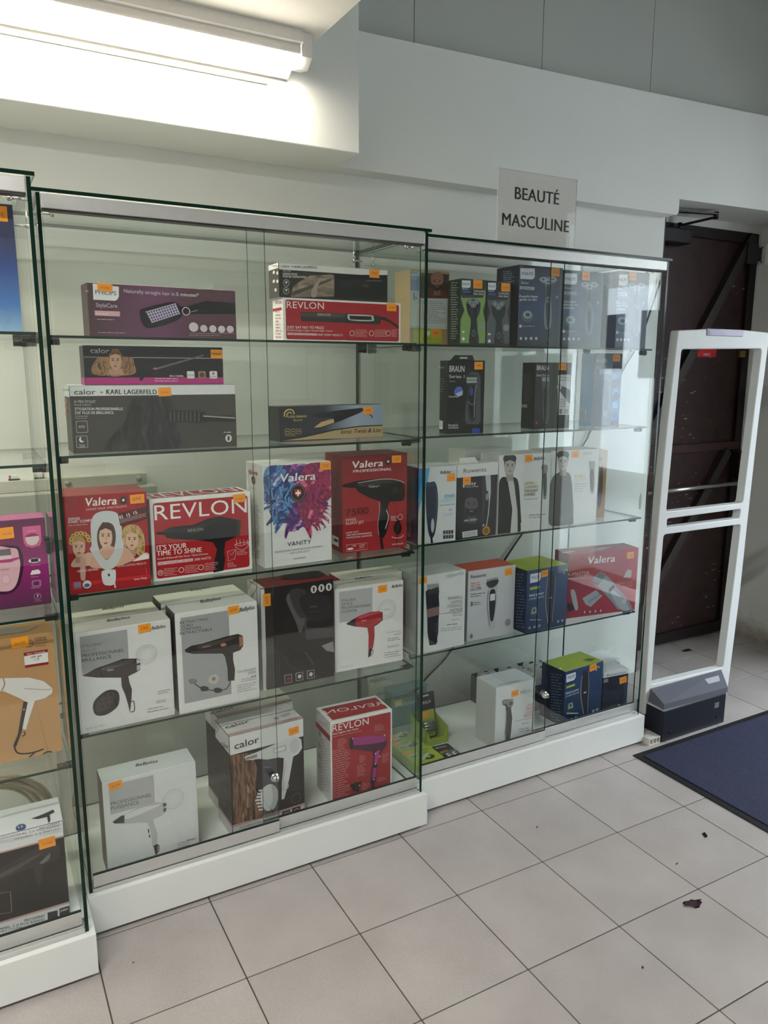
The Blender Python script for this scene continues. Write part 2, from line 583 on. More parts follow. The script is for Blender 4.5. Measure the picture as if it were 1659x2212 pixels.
ARM = M('#1d1715', 0.35, 0.5)
b = MB()
for A, B2 in ((el, Vector((tip.x, tip.y, 2.105))), (Vector((1.40, 0.66, 2.118)), Vector((tip.x, tip.y, 2.118)))):
    d = (B2 - A).normalized(); n = Vector((-d.y, d.x, 0)).normalized() * 0.013
    q = [A + n, B2 + n, B2 - n, A - n]
    b.add([p + Vector((0, 0, s)) for s in (0, 0.006) for p in q], [(0, 1, 2, 3), (7, 6, 5, 4), (0, 4, 5, 1), (1, 5, 6, 2), (2, 6, 7, 3), (3, 7, 4, 0)], ARM)
b.tube([(tip.x, tip.y, 2.10), (tip.x, tip.y, 2.13)], 0.011, ARM, 10)
b.tube([(el.x, el.y, 2.06), (el.x, el.y, 2.10)], 0.011, ARM, 10)
dl(b, 'closer_arm')
# white head board of the frame
struct(MB().box((1.345, DY - 0.005, DZ1 + 0.002), (2.255, DY + 0.07, 2.15), M('#d5d3cd', 0.6)).build('trim_3'), 'white head board of the service door frame', 'trim')
struct(MB().box((DX1 + 0.012, DY - 0.005, 0), (2.255, DY + 0.07, DZ1 + .002), M('#d2d1cb', 0.6)).build('trim_4'), 'narrow white jamb right of the service door', 'trim')
struct(MB().box((1.3449, 0.601, 0), (1.353, 0.86, 2.09), M('#3f2a27', 0.5)).build('trim_5'), 'dark brown jamb lining left of the service door', 'trim')

# ------------------------------------------------------------------ strip lamp on the beam
lamp = tag(empty('strip_lamp', (-1.6, 0.30, 2.30)), 'white LED strip lamp along the beam under the low ceiling', 'lamp')
em = bpy.data.materials.new('lamp_diffuser')
nt, N, L, P = nodes_of(em)
P.inputs['Base Color'].default_value = (1, 1, 1, 1)
P.inputs['Emission Color'].default_value = (1.0, 0.91, 0.78, 1)
P.inputs['Emission Strength'].default_value = 36.0
LPL = M('#e2dfda', 0.5)
LX1 = -0.505


def lamp_sec(k, a0, a1, r, cy=0.250, cz=2.268):
    return [(cy + r * math.cos(math.radians(a0 + (a1 - a0) * i / k)), cz + r * math.sin(math.radians(a0 + (a1 - a0) * i / k))) for i in range(k + 1)]


b = MB().prism([(0.205, 2.3145), (0.3345, 2.3145), (0.3345, 2.232), (0.318, 2.228), (0.285, 2.247), (0.262, 2.272), (0.218, 2.281), (0.205, 2.285)], lambda a, c, d: (d, a, c), -3.2, LX1, LPL)
o = b.build('housing', lamp); o.location = (1.6, -0.30, -2.30)
b = MB().prism(lamp_sec(4, 150, 197, 0.0352) + [(0.250, 2.268)], lambda a, c, d: (d, a, c), -3.19, LX1 - 0.004, LPL)
o = b.build('side_strip', lamp); o.location = (1.6, -0.30, -2.30)
b = MB().prism(lamp_sec(12, 197, 325, 0.0355), lambda a, c, d: (d, a, c), -3.19, LX1 - 0.004, em)
o = b.build('diffuser', lamp); o.location = (1.6, -0.30, -2.30)
b = MB().prism([(0.215, 2.3145), (0.335, 2.3145), (0.335, 2.272), (0.30, 2.245), (0.25, 2.233), (0.218, 2.255)], lambda a, c, d: (d, a, c), LX1, LX1 + 0.03, LPL)
o = b.build('end_cap', lamp); o.location = (1.6, -0.30, -2.30)
b = MB().tube([(-3.2, 0.330, 2.222), (-0.56, 0.330, 2.214)], 0.0055, LPL, 8)
tag(b.build('cable_duct'), 'thin white cable stuck along the beam below the strip lamp', 'cable')

# ------------------------------------------------------------------ things on the wall
tk = tag(empty('junction_box', (-1.2, WY, 1.0)), 'long grey electrical box with flanged top on the wall', 'electrical box')
GREYP = M('#a8a79b', 0.55, noise=0.04)
o = MB().bbox((-1.75, 0.53, 0.93), (-0.878, WY - 0.0005, 1.075), GREYP, 0.004).build('case', tk); o.location = (1.2, -WY, -1.0)
o = MB().bbox((-1.75, 0.568, 1.075), (-0.90, WY - 0.0005, 1.112), M('#b4b3a6', 0.55), 0.003).build('flange', tk); o.location = (1.2, -WY, -1.0)
for x in (-0.925, -1.13):
    o = MB().tube([(x, 0.5695, 1.094), (x, 0.560, 1.094)], 0.009, M('#8d8c80', 0.4), 12).build('screw', tk); o.location = (1.2, -WY, -1.0)
o = MB().tube([(-0.893, 0.531, 1.045), (-0.893, 0.524, 1.045)], 0.009, M('#5c5b52', 0.4), 12).build('screw', tk); o.location = (1.2, -WY, -1.0)
cb = [(1427, 605), (1393, 707), (1374, 752), (1345, 800), (1277, 928), (1262, 957), (1180, 1080), (1091, 1208), (979, 1398), (918, 1468), (860, 1540)]
cb = [on_y(u, v, 0.588) for u, v in cb]
tag(MB().tube(spline([tuple(p) for p in cb], 5, False), 0.0042, M('#1b2420', 0.5), 8).build('wall_cable'), 'thin black cable hanging diagonally on the wall behind the shaver showcase', 'cable')


# ------------------------------------------------------------------ glass showcases
SHELF_Z = (1.500, 1.224, 0.885, 0.520)      # centre of each shelf
SH = 0.003
BASE_Z = 0.115


def showcase(xl, xr, yf, label, door_l, door_r, right_pull=False, base_l=None, base_r=None):
    """xl..xr outer side panels, yf front edge; door_l = right edge of the left door, door_r = left edge of the right door"""
    yb = yf + 0.430
    cx = (xl + xr) / 2
    root = tag(empty('glass_showcase', (cx, yf, 0)), label, 'display case', 'glass showcases along the wall')

    def put(mb, name, parent=None):
        o = mb.build(name, parent or root)
        if parent is None:
            o.location = (-cx, -yf, 0)
        return o

    bl = xl - 0.012 if base_l is None else base_l
    br = xr + 0.012 if base_r is None else base_r
    b = MB().bbox((bl, yf - 0.018, 0.010), (br, yb, BASE_Z), M('#e4e6e2', 0.4, noise=0.03, scale=9), 0.0015)
    put(b, 'base')
    for x in (bl + 0.06, br - 0.06):
        for y in (yf + 0.04, yb - 0.05):
            put(MB().tube([(x, y, 0), (x, y, 0.0105)], 0.02, BLACK, 10), 'foot')
    put(MB().box((xl, yf, BASE_Z), (xl + 0.008, yb, 1.800), GLASS, EDGE, 'x'), 'side_panel')
    put(MB().box((xr - 0.008, yf, BASE_Z), (xr, yb, 1.800), GLASS, EDGE, 'x'), 'side_panel')
    put(MB().box((xl + 0.0085, yb - 0.006, BASE_Z + .001), (xr - 0.0085, yb - 0.001, 1.7995), GLASS, EDGE, 'y'), 'back_panel')
    put(MB().box((xl - 0.011, yf - 0.007, 1.8005), (xr + 0.0075, yb, 1.8085), GLASS, EDGE, 'z'), 'top_panel')
    # aluminium tracks
    t = MB().bbox((xl + 0.010, yf - 0.001, 1.769), (xr - 0.010, yf + 0.034, 1.7995), ALU, 0.0015)
    t.box((xl + 0.010, yf + 0.004, 1.7655), (xr - 0.010, yf + 0.031, 1.7695), M('#4a4a48', 0.5))
    put(t, 'top_track')
    t = MB().box((xl + 0.009, yf - 0.004, BASE_Z), (xr - 0.009, yf + 0.042, BASE_Z + 0.004), ALU)
    for y in (yf - 0.004, yf + 0.009, yf + 0.023, yf + 0.038):
        t.box((xl + 0.009, y, BASE_Z + .0035), (xr - 0.009, y + 0.003, BASE_Z + 0.010), ALU)
    put(t, 'bottom_track')
    # sliding doors
    for k, (x0, x1, y) in enumerate(((xl + 0.012, door_l, yf + 0.004), (door_r, xr - 0.012, yf + 0.018))):
        d = put(MB().box((x0, y, BASE_Z + 0.030), (x1, y + 0.005, 1.775), GLASS, EDGE, 'y'), 'sliding_door')
        MB().bbox((x0, y - 0.002, BASE_Z + 0.010), (x1, y + 0.007, BASE_Z + 0.044), ALU, 0.001).build('door_rail', d)
        MB().box((x0, y - 0.001, BASE_Z + 0.0442), (x1, y + 0.006, BASE_Z + 0.0465), M('#26302c', 0.4)).build('gasket', d)
        if k == 0:
            lx, lz = x1 - 0.012, 0.300
            lk = MB().tube([(lx, y - 0.020, lz), (lx, y + 0.012, lz)], 0.0085, CHROME, 14)
            lk.tube([(lx, y - 0.008, lz), (lx, y - 0.003, lz)], 0.0125, CHROME, 14)
            lk.box((lx - 0.001, y - 0.0204, lz - 0.004), (lx + 0.001, y - 0.0199, lz + 0.004), BLACK)
            lk.build('lock', d)
        if k == 1 and right_pull:
            px_, pz = x1 - 0.035, 0.955
            pl = MB().prism([(px_ + 0.006 * math.cos(a), pz + 0.030 * math.sin(a)) for a in [i * math.pi / 8 for i in range(16)]], lambda a, c, dd: (a, dd, c), y - 0.0015, y, M('#a9b0ac', 0.5))
            pl.build('finger_pull', d)
    # shelves on black clips
    CL = M('#141515', 0.3)
    for z in SHELF_Z:
        s = put(MB().box((xl + 0.0085, yf + 0.043, z - SH), (xr - 0.0085, yb - 0.010, z + SH), GLASS, EDGE, 'z'), 'shelf')
        for x, sg in ((xl + 0.008, 1), (xr - 0.008, -1)):
            for y in (yf + 0.075, yb - 0.07):
                c = MB().tube([(x, y, z - 0.0105), (x + sg * 0.026, y, z - 0.0105)], 0.0078, CL, 10)
                c.tube([(x - sg * 0.0002, y, z - 0.0105), (x + sg * 0.007, y, z - 0.0105)], 0.0092, CL, 10)
                c.build('shelf_clip', s)
    # bent wire brackets holding the top pane
    for x, sg in ((xl + 0.0085, 1), (xr - 0.0085, -1)):
        for y in (yf + 0.06, yb - 0.045):
            x1 = x + sg * 0.028
            w = MB().tube([(x1, y, 1.800), (x1, y, 1.782), (x1, y, 1.771)], 0.0022, CHROME, 8)
            w.tube([(x1, y, 1.768), (x, y, 1.768)], 0.0028, CHROME, 8)
            w.tube([(x1 - sg * .004, y, 1.768), (x1 + sg * .004, y, 1.768)], 0.0062, CHROME, 12)
            put(w, 'bracket')
    return root


C1 = (-2.225, -1.2300, -0.1112)
C2 = (-1.2095, -0.2180, 0.0266)
C3 = (-0.1880, 0.8110, 0.0921)
showcase(*C1, 'glass showcase holding the blue box, purple epilator box and kraft dryer box', -1.70, -1.75, base_r=-1.2165)
e2l = on_y(603, 1785, C2[2] + 0.006).x
e2r = on_y(570, 1790, C2[2] + 0.020).x
showcase(*C2, 'glass showcase full of hair dryer and straightener boxes', e2l, e2r, base_l=-1.2155, base_r=-0.2065)
e3l = on_y(1175, 1602, C3[2] + 0.006).x
e3r = on_y(1149, 1600, C3[2] + 0.020).x
showcase(*C3, 'glass showcase of shavers and clippers under the BEAUTÉ MASCULINE sign', e3l, e3r, True, base_l=-0.2055, base_r=0.826)

# ------------------------------------------------------------------ sign on top
SY = 0.145
sg = [on_y(u, v, SY) for u, v in ((1073, 517), (1241, 533), (1247, 386), (1077, 364))]
sx0, sx1 = sg[0].x, sg[1].x
sz0, sz1 = 1.8090, (sg[2].z + sg[3].z) / 2
sign = tag(empty('shelf_sign', ((sx0 + sx1) / 2, SY, sz0)), 'white paper sign in clear holder reading BEAUTÉ MASCULINE on the showcase', 'sign')
scx = (sx0 + sx1) / 2


def sp_(mb, name):
    o = mb.build(name, sign)
    o.location = (-scx, -SY, -sz0)
    return o


sp_(MB().box((sx0 + 0.003, SY + 0.0012, sz0 + 0.002), (sx1 - 0.003, SY + 0.0018, sz1 - 0.004), M('#e6e3dc', 0.6)), 'paper')
h_ = MB().box((sx0, SY, sz0), (sx1, SY + 0.0011, sz1), CLEAR, M('#b9beba', 0.2), 'y')
h_.box((sx0, SY + 0.0019, sz0), (sx1, SY + 0.003, sz1), CLEAR, M('#b9beba', 0.2), 'y')
h_.box((sx0, SY - 0.05, sz0), (sx1, SY + 0.003, sz0 + 0.0015), CLEAR, M('#b9beba', 0.2), 'z')
sp_(h_, 'acrylic_holder')
sp_(MB().box((sx1 - 0.022, SY + 0.0008, sz0 + 0.004), (sx1 - 0.004, SY + 0.00118, sz0 + 0.085), M('#f2f2ee', 0.5)), 'paper_strip')
for s, p0, p1, hp in (('BEAUTÉ', (1112, 431), (1208, 440.5), 26), ('MASCULINE', (1084.5, 487), (1229, 500.5), 26)):
    v, f, w = text_mesh(s, 0.04)
    a, b2 = on_y(*p0, SY), on_y(*p1, SY)
    hh = (on_y(p0[0], p0[1] - hp, SY).z - a.z)
    zc = (a.z + b2.z) / 2
    lt_ = MB().add([(a.x + q[0] * (b2.x - a.x) / w, SY + 0.0008 - q[2] * 8e-5, zc + q[1] / CAPH * hh) for q in v], f, M('#1a1a1c', 0.5))
    sp_(lt_, 'lettering')

# ------------------------------------------------------------------ anti-theft gate
PY, PB = 0.125, 0.042
gate = tag(empty('security_gate', (1.06, PY, 0)), 'white anti-theft gate on a dark grey foot beside the doormat', 'security gate')
PW = M('#dcdedb', 0.35, noise=0.02)
CROPS['f1'] = (1370, 690, 289 / 1305)
CROPS['f2'] = (1370, 1140, 289 / 1279)


def gp(mb, name):
    o = mb.build(name, gate)
    o.location = (-1.06, -PY, 0)
    return o


def gq(*pts):
    out = []
    for c, x, y in pts:
        p = on_y(*crop(c, x, y), PY)
        out.append((p.x, p.z))
    return out


def rounded(q, r, n=4):
    """outline corners rounded by radius r"""
    out = []
    m = len(q)
    for i in range(m):
        p, a, b2 = Vector(q[i]), Vector(q[i - 1]), Vector(q[(i + 1) % m])
        da, db = (a - p).normalized() * r, (b2 - p).normalized() * r
        for k in range(n + 1):
            t = k / n
            out.append(tuple((p + da) * (1 - t) ** 2 + p * 2 * t * (1 - t) + (p + db) * t * t))
    return out


outer = gq(('f2', 95, 1790), ('f2', 860, 1640), ('f2', 890, 1590), ('f2', 1010, 650), ('f1', 1105, 2000), ('f1', 1215, 1000), ('f1', 1300, 330), ('f1', 1322, 150), ('f1', 1305, 128), ('f1', 1060, 102), ('f1', 880, 95), ('f1', 700, 95), ('f1', 440, 106), ('f1', 428, 122), ('f1', 325, 1000), ('f1', 265, 1640), ('f2', 150, 830))
win = [gq(('f1', 315, 1875), ('f1', 1060, 1790), ('f1', 1245, 285), ('f1', 465, 290)), gq(('f1', 320, 2030), ('f1', 1025, 1940), ('f1', 1040, 1850), ('f1', 325, 1945)), gq(('f2', 165, 1500), ('f2', 850, 1335), ('f1', 1040, 2000), ('f1', 290, 2100))]
win = [rounded(w, 0.014 if i != 1 else 0.008) for i, w in enumerate(win)]
bm = bmesh.new()
for lp in [outer] + win:
    vs = [bm.verts.new((a, PY, c)) for a, c in lp]
    for i in range(len(vs)):
        bm.edges.new((vs[i], vs[(i + 1) % len(vs)]))
bmesh.ops.triangle_fill(bm, use_beauty=True, edges=bm.edges[:])
ff = bm.faces[:]
r = bmesh.ops.extrude_face_region(bm, geom=ff)
for v in [g for g in r['geom'] if isinstance(g, bmesh.types.BMVert)]:
    v.co.y += 0.036
bmesh.ops.recalc_face_normals(bm, faces=bm.faces[:])
sharp = [e for e in bm.edges if len(e.link_faces) == 2 and e.calc_face_angle(0) > 1.0]
bmesh.ops.bevel(bm, geom=sharp, offset=0.004, segments=2, affect='EDGES', profile=0.5)
mb = MB(); mb.bm(bm, PW)
gp(mb, 'frame')
(la, zt), (lb, zb2) = gq(('f1', 706, 92), ('f1', 1058, 172))
gp(MB().bbox((la, PY - 0.002, zb2), (lb, PY + 0.038, zt + 0.002), M('#7d6a8c', 0.25, coat=0.5), 0.003), 'lamp_lens')
FT = M('#62646d', 0.4); FD = M('#23252d', 0.42, noise=0.1)
gx0, gx1 = 0.889, 1.258
cv = [(gx0 - .002, PB - .003, .138), (gx1 + .002, PB - .003, .132), (gx1 + .05, PY - .001, .132), (gx0 + .006, PY - .001, .138),
      (gx0 - .002, PB - .003, .162), (gx1 + .002, PB - .003, .154), (1.325, PY - .001, .188), (0.905, PY - .001, .190)]
gp(MB().add(cv, [(3, 2, 1, 0), (4, 5, 6, 7), (0, 1, 5, 4), (1, 2, 6, 5), (2, 3, 7, 6), (3, 0, 4, 7)], FT), 'foot_cover')
gp(MB().box((gx0, PB, 0.131), (gx1, PY - 0.001, 0.1385), M('#b9bbbf', 0.5)), 'trim_strip')
gp(MB().bbox((gx0, PB - 0.001, 0.0), (gx1, PY + 0.05, 0.131), FD, 0.004), 'foot')
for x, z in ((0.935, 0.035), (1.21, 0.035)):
    gp(MB().tube([(x, PB - 0.0025, z), (x, PB, z)], 0.006, M('#08080a', 0.6), 10), 'screw_hole_shade')  # raised near-black discs: the darkness inside the screw holes is painted on
for i in range(4):
    gp(MB().box((1.19, PB - 0.002, 0.078 + i * 0.006), (1.215, PB, 0.0805 + i * 0.006), M('#9a9ca2', 0.5)), 'vent_slot')
pq = [Vector(cv[i]) for i in (4, 5, 6, 7)]
pt = lambda u, t: (pq[0].lerp(pq[1], u)).lerp(pq[3].lerp(pq[2], u), t) + Vector((0, -.0008, .0012))
gp(MB().add([pt(.74, .42), pt(.92, .42), pt(.93, .72), pt(.72, .72)], [(0, 1, 2, 3)], M('#b2b4bb', 0.35)), 'name_plate')

DUCT = M('#cfccc2', 0.6, noise=0.06)
dc = MB().box((0.828, 0.045, 0), (0.887, 0.15, 0.005), DUCT).box((0.828, 0.045, 0.023), (0.887, 0.15, 0.028), DUCT)
for x in (0.828, 0.8465, 0.8655, 0.883):
    dc.box((x, 0.0451, 0.005), (x + 0.004, 0.1499, 0.023), DUCT)
tag(dc.build('cable_duct'), 'short broken end of off-white floor duct between showcase and gate foot', 'cable duct')

# ------------------------------------------------------------------ doormat
mat_ = tag(empty('doormat', (1.45, -0.9, 0)), 'dark blue carpet doormat with black rubber border', 'doormat')
CARP = M('#2b2d40', 0.95, noise=0.3, scale=350, bump=0.9, c2='#3c3f57', amt=0.52)
o = MB().bbox((0.714, -1.95, 0), (2.2, 0.022, 0.004), M('#17181b', 0.7), 0.0018).build('rubber_border', mat_); o.location = (-1.45, 0.9, 0)
o = MB().bbox((0.742, -1.922, 0.003), (2.172, -0.005, 0.0075), CARP, 0.002).build('pile', mat_); o.location = (-1.45, 0.9, 0)

# ------------------------------------------------------------------ leaves and crumbs on the floor


def leaf(u, v, size, col, label, name='dry_leaf', seed=0, cat='leaf', flat=0.35, rz=None):
    rnd = random.Random(seed)
    p = on_z(u, v, 0)
    bm = bmesh.new()
    n = 18
    rings = []
    for r in (0.0, 0.4, 0.75, 1.0):
        ring = []
        for i in range(n):
            a = 2 * math.pi * i / n
            k = r * (1 + (0.32 * rnd.uniform(-1, 1) if r > 0.5 else 0))
            z = 0.003 + size * flat * (0.4 * r * r * (0.5 + 0.5 * math.sin(3 * a + seed)) + 0.25 * rnd.random() * r)
            ring.append(bm.verts.new((size * k * math.cos(a), 0.45 * size * k * math.sin(a), z)))
            if r == 0.0:
                ring = ring * n
                break
        rings.append(ring)
    for a, b2 in zip(rings[:-1], rings[1:]):
        for i in range(n):
            q = [a[i], b2[i], b2[(i + 1) % n], a[(i + 1) % n]]
            q = list(dict.fromkeys(q))
            if len(q) > 2:
                bm.faces.new(q)
    r = bmesh.ops.solidify(bm, geom=bm.faces[:], thickness=0.0008)
    zmin = min(w.co.z for w in bm.verts)
    for w in bm.verts:
        w.co.z -= zmin
    mb = MB(); mb.bm(bm, M(col, 0.7, noise=0.3, scale=80), True)
    o = mb.build(name)
    o.location = (p.x, p.y, 0.0)
    o.rotation_euler = (0, 0, rnd.uniform(0, 3) if rz is None else rz)
    return tag(o, label, cat)


leaf(1497, 1953, 0.029, '#644c58', 'crumpled purple-brown dead leaf, the largest on the tiles', seed=3, rz=-0.15, flat=0.28)
leaf(1522, 1804, 0.013, '#4a2a2e', 'small curled dark red dead leaf on the tile near the doormat', seed=5)
leaf(1462, 1866, 0.006, '#b0683c', 'tiny orange leaf crumb on the floor tile', 'leaf_crumb', seed=8)
leaf(288, 2079, 0.003, '#3a2f2a', 'tiny dark crumb on the tile before the hair dryer showcase', 'dirt_crumb', seed=9, cat='crumb')
leaf(1160, 1787, 0.005, '#5a5048', 'small dull crumb on a tile before the shaver showcase', 'dirt_crumb', seed=11, cat='crumb')
leaf(1388, 2090, 0.005, '#6b5340', 'small brown leaf crumb on an open floor tile', 'leaf_crumb', seed=12, cat='crumb')
leaf(1484, 1406, 0.026, '#3d2f2b', 'dark crumpled leaf lying behind the security gate', seed=14, flat=0.6)

# ------------------------------------------------------------------ cartons
S1, S2, S3, S4, S5 = 1.503, 1.227, 0.888, 0.523, 0.115
ORANGE = M('#f59a1c', 0.5, noise=0.02)
PEN = M('#a8641c', 0.7)
WHT = '#e8e8e4'


def mat_of(m):
    return M(m) if isinstance(m, str) else m


class Carton:
    """a printed box: front-bottom-left corner, width and height read from picture points on its front plane"""

    def __init__(s, name, label, c, z, yL, yaw, BL, BR, TL, depth, front, side=None, top=None, right=None, group=None, cat='box', h=None, flap=True, xw=None):
        s.c = c
        yaw = math.radians(yaw)
        p = on_y(*crop(c, *BL), yL) if xw is None else Vector((xw[0], 0, 0))
        s.O = Vector((p.x, yL, z))
        s.X = Vector((math.cos(yaw), math.sin(yaw), 0))
        s.Y = Vector((-math.sin(yaw), math.cos(yaw), 0))
        s.Z = Vector((0, 0, 1))
        s.d = depth
        s.w = s.hit('F', *BR)[0] if xw is None else xw[1]
        s.h = h or s.hit('F', *TL)[1]
        s.root = tag(empty(name, s.O, yaw), label, cat, group)
        s.parts = {}
        s.cur = 'picture'
        s.k = 0
        side = side or front
        top = top or side
        right = right or side
        bm = bmesh.new()
        bmesh.ops.create_cube(bm, size=1)
        for v in bm.verts:
            v.co = Vector(((v.co.x + .5) * s.w, (v.co.y + .5) * s.d, (v.co.z + .5) * s.h))
        bmesh.ops.bevel(bm, geom=bm.edges[:], offset=0.0009, segments=1, affect='EDGES')
        mb = MB()
        bm.verts.index_update()
        mb.v = [v.co[:] for v in bm.verts]
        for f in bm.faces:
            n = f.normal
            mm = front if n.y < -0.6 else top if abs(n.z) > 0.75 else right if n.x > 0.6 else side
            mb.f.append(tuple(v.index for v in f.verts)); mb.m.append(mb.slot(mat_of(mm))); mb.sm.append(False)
        bm.free()
        s.body = mb.build('carton', s.root)
        if flap:        # tuck seam along the top edge
            s.body_seam = MB().box((0.004, 0.0016, s.h), (s.w - 0.004, 0.0026, s.h + 0.0003), mat_of(top)).build('flap_seam', s.root)

    # planes
    def plane(s, f):
        if f == 'F':
            return s.O, -s.Y
        if f == 'L':
            return s.O, -s.X
        if f == 'R':
            return s.O + s.X * s.w, s.X
        return s.O + s.Z * s.h, s.Z

    def hit(s, f, x, y, c=None):
        if f == 'T':
            s.h = s.h
        p0, n = s.plane(f)
        d = on_plane(*crop(c or s.c, x, y), p0, n) - s.O
        l = (d.dot(s.X), d.dot(s.Y), d.z)
        return {'F': (l[0], l[2]), 'L': (l[1], l[2]), 'R': (l[1], l[2]), 'T': (l[0], l[1])}[f]

    def to3(s, f, a, b, e):
        return {'F': (a, -e, b), 'L': (-e, a, b), 'R': (s.w + e, a, b), 'T': (a, b, s.h + e)}[f]

    def lim(s, f):
        return {'F': (s.w, s.h), 'L': (s.d, s.h), 'R': (s.d, s.h), 'T': (s.w, s.d)}[f]

    def clamp(s, f, pts):
        W_, H_ = s.lim(f)
        m = 0.0008
        return [(min(max(a, m), W_ - m), min(max(b, m), H_ - m)) for a, b in pts]

    def mb(s, name=None):
        return s.parts.setdefault(name or s.cur, MB())

    def raw(s, f, pts, col, part=None):
        s.k += 1
        e = 0.0005 + s.k * 3.5e-5
        pts = s.clamp(f, pts)
        tri = tessellate_polygon([[Vector((a, b, 0)) for a, b in pts]])
        s.mb(part).add([s.to3(f, a, b, e) for a, b in pts], [tuple(t) for t in tri], mat_of(col))
        return s

    def poly(s, pts, col, f='F', sm=False, c=None):
        q = [s.hit(f, x, y, c) for x, y in pts]
        return s.raw(f, spline(q, 5) if sm else q, col)

    def rect(s, x0, y0, x1, y1, col, f='F', r=0.0, c=None):
        """rectangle aligned with the face whose diagonal runs from (x0,y0) to (x1,y1) in the picture"""
        a, b = s.hit(f, x0, y0, c), s.hit(f, x1, y1, c)
        q = [(a[0], b[1]), (b[0], b[1]), (b[0], a[1]), (a[0], a[1])]
        return s.raw(f, rounded(q, r, 3) if r else q, col)

    def frac(s, u0, v0, u1, v1, col, f='F', r=0.0):
        W_, H_ = s.lim(f)
        q = [(u0 * W_, v0 * H_), (u1 * W_, v0 * H_), (u1 * W_, v1 * H_), (u0 * W_, v1 * H_)]
        return s.raw(f, rounded(q, r, 3) if r else q, col)

    def ell(s, x, y, rx, ry, col, f='F', n=20, a0=0, a1=360, c=None):
        o, a, b = s.hit(f, x, y, c), s.hit(f, x + rx, y, c), s.hit(f, x, y - ry, c)
        A = (a[0] - o[0]); B = (b[1] - o[1])
        n = n if a1 - a0 == 360 else n
        th = [math.radians(a0 + (a1 - a0) * i / n) for i in range(n if a1 - a0 == 360 else n + 1)]
        return s.raw(f, [(o[0] + A * math.cos(t), o[1] + B * math.sin(t)) for t in th], col)

    def ring(s, x, y, r, wd, col, f='F', n=28, c=None):
        o, a = s.hit(f, x, y, c), s.hit(f, x + r, y, c)
        R = abs(a[0] - o[0]); r2 = R * (1 - wd / r)
        s.k += 1
        e = 0.0005 + s.k * 3.5e-5
        V, F = [], []
        for i in range(n):
            t = 2 * math.pi * i / n
            V += [s.to3(f, o[0] + R * math.cos(t), o[1] + R * math.sin(t), e), s.to3(f, o[0] + r2 * math.cos(t), o[1] + r2 * math.sin(t), e)]
            j = (i + 1) % n
            F.append((2 * i, 2 * j, 2 * j + 1, 2 * i + 1))
        s.mb().add(V, F, mat_of(col))
        return s

    def line(s, pts, wd, col, f='F', sm=False, c=None):
        q = [Vector(s.hit(f, x, y, c)) for x, y in pts]
        u = Vector(s.hit(f, pts[0][0], pts[0][1] - 10, c)) - q[0]
        wm = u.length / 10 * wd / 2
        if sm:
            q = [Vector(p) for p in spline(q, 5, False)]
        a, b = [], []
        for i, p in enumerate(q):
            t = (q[min(i + 1, len(q) - 1)] - q[max(i - 1, 0)]).normalized()
            n = Vector((-t.y, t.x)) * wm
            a.append(tuple(p + n)); b.append(tuple(p - n))
        s.k += 1
        e = 0.0005 + s.k * 3.5e-5
        m = len(a)
        s.mb().add([s.to3(f, *p, e) for p in s.clamp(f, a) + s.clamp(f, b)], [(i, i + 1, m + i + 1, m + i) for i in range(m - 1)], mat_of(col))
        return s

    def text(s, t, p0, p1, hp, col=WHT, f='F', bold=0.0, it=0.0, c=None, part=None, sp=1.0):
        v, fc, w = text_mesh(t, bold, sp)
        o, a, b = Vector(s.hit(f, *p0, c)), Vector(s.hit(f, *p1, c)), Vector(s.hit(f, p0[0], p0[1] - hp, c))
        ex = (a - o)
        up = b - o
        up = up - ex * (up.dot(ex) / ex.length_squared)
        ex = ex / w
        up = up / CAPH
        sl = ex.normalized() * up.length * it
        e = 0.0005 + (s.k + 3) * 3.5e-5
        V = [s.to3(f, *(o + ex * q[0] + up * q[1] + sl * q[1]), e + q[2] * 3e-5) for q in v]
        if part is None:
            part = ('lettering', len(s.parts)) if hp >= 17 else 'small_print'
        s.mb(part).add(V, fc, mat_of(col))
        return s

    def micro(s, x0, y0, x1, y1, n, col, slope=0.0, f='F', c=None, th=0.34):
        """n lines of unreadably small print between y0 and y1"""
        rnd = random.Random(int(x0 * 7 + y0))
        keep, s.cur = s.cur, 'small_print'
        for i in range(n):
            y = y0 + (y1 - y0) * (i + 0.5) / n
            xe = x1 - (x1 - x0) * rnd.choice((0, 0, 0.1, 0.3, 0.2))
            x = x0
            gap = max(2.0, (y1 - y0) / n * 0.3)
            while x < xe - 3:
                xn = min(xe, x + rnd.uniform(0.8, 3.2) * max(5.0, min(12.0, (y1 - y0) / n)))
                s.line([(x, y + slope * (x - x0)), (xn, y + slope * (xn - x0))], (y1 - y0) / n * th, col, f, c=c)
                s.k -= 1
                x = xn + gap
        s.cur = keep
        return s

    def tagp(s, x, y, price='59€', rot=0.0, f='F', w=0.031, h=0.022, c=None, mat=None):
        o = Vector(s.hit(f, x, y, c))
        s.k += 2
        e = 0.0008 + s.k * 3.5e-5
        ca, sa = math.cos(math.radians(rot)), math.sin(math.radians(rot))
        W_, H_ = s.lim(f)
        o.x = min(max(o.x, w / 2 + .001), W_ - w / 2 - .001)
        o.y = min(max(o.y, h / 2 + .001), H_ - h / 2 - .001)
        R = lambda a, b: (o.x + a * ca - b * sa, o.y + a * sa + b * ca)
        q = [R(-w / 2, -h / 2), R(w / 2, -h / 2), R(w / 2, h / 2), R(-w / 2, h / 2)]
        m = MB()
        V = [s.to3(f, *p, 0.0004) for p in q] + [s.to3(f, *p, e) for p in q]
        m.add(V, [(4, 5, 6, 7), (0, 1, 5, 4), (1, 2, 6, 5), (2, 3, 7, 6), (3, 0, 4, 7)], mat or ORANGE)
        v, fc, tw = text_mesh(price)
        k = min(w * 0.62 / tw, h * 0.45 / CAPH)
        fx = -1 if f in 'L' else 1
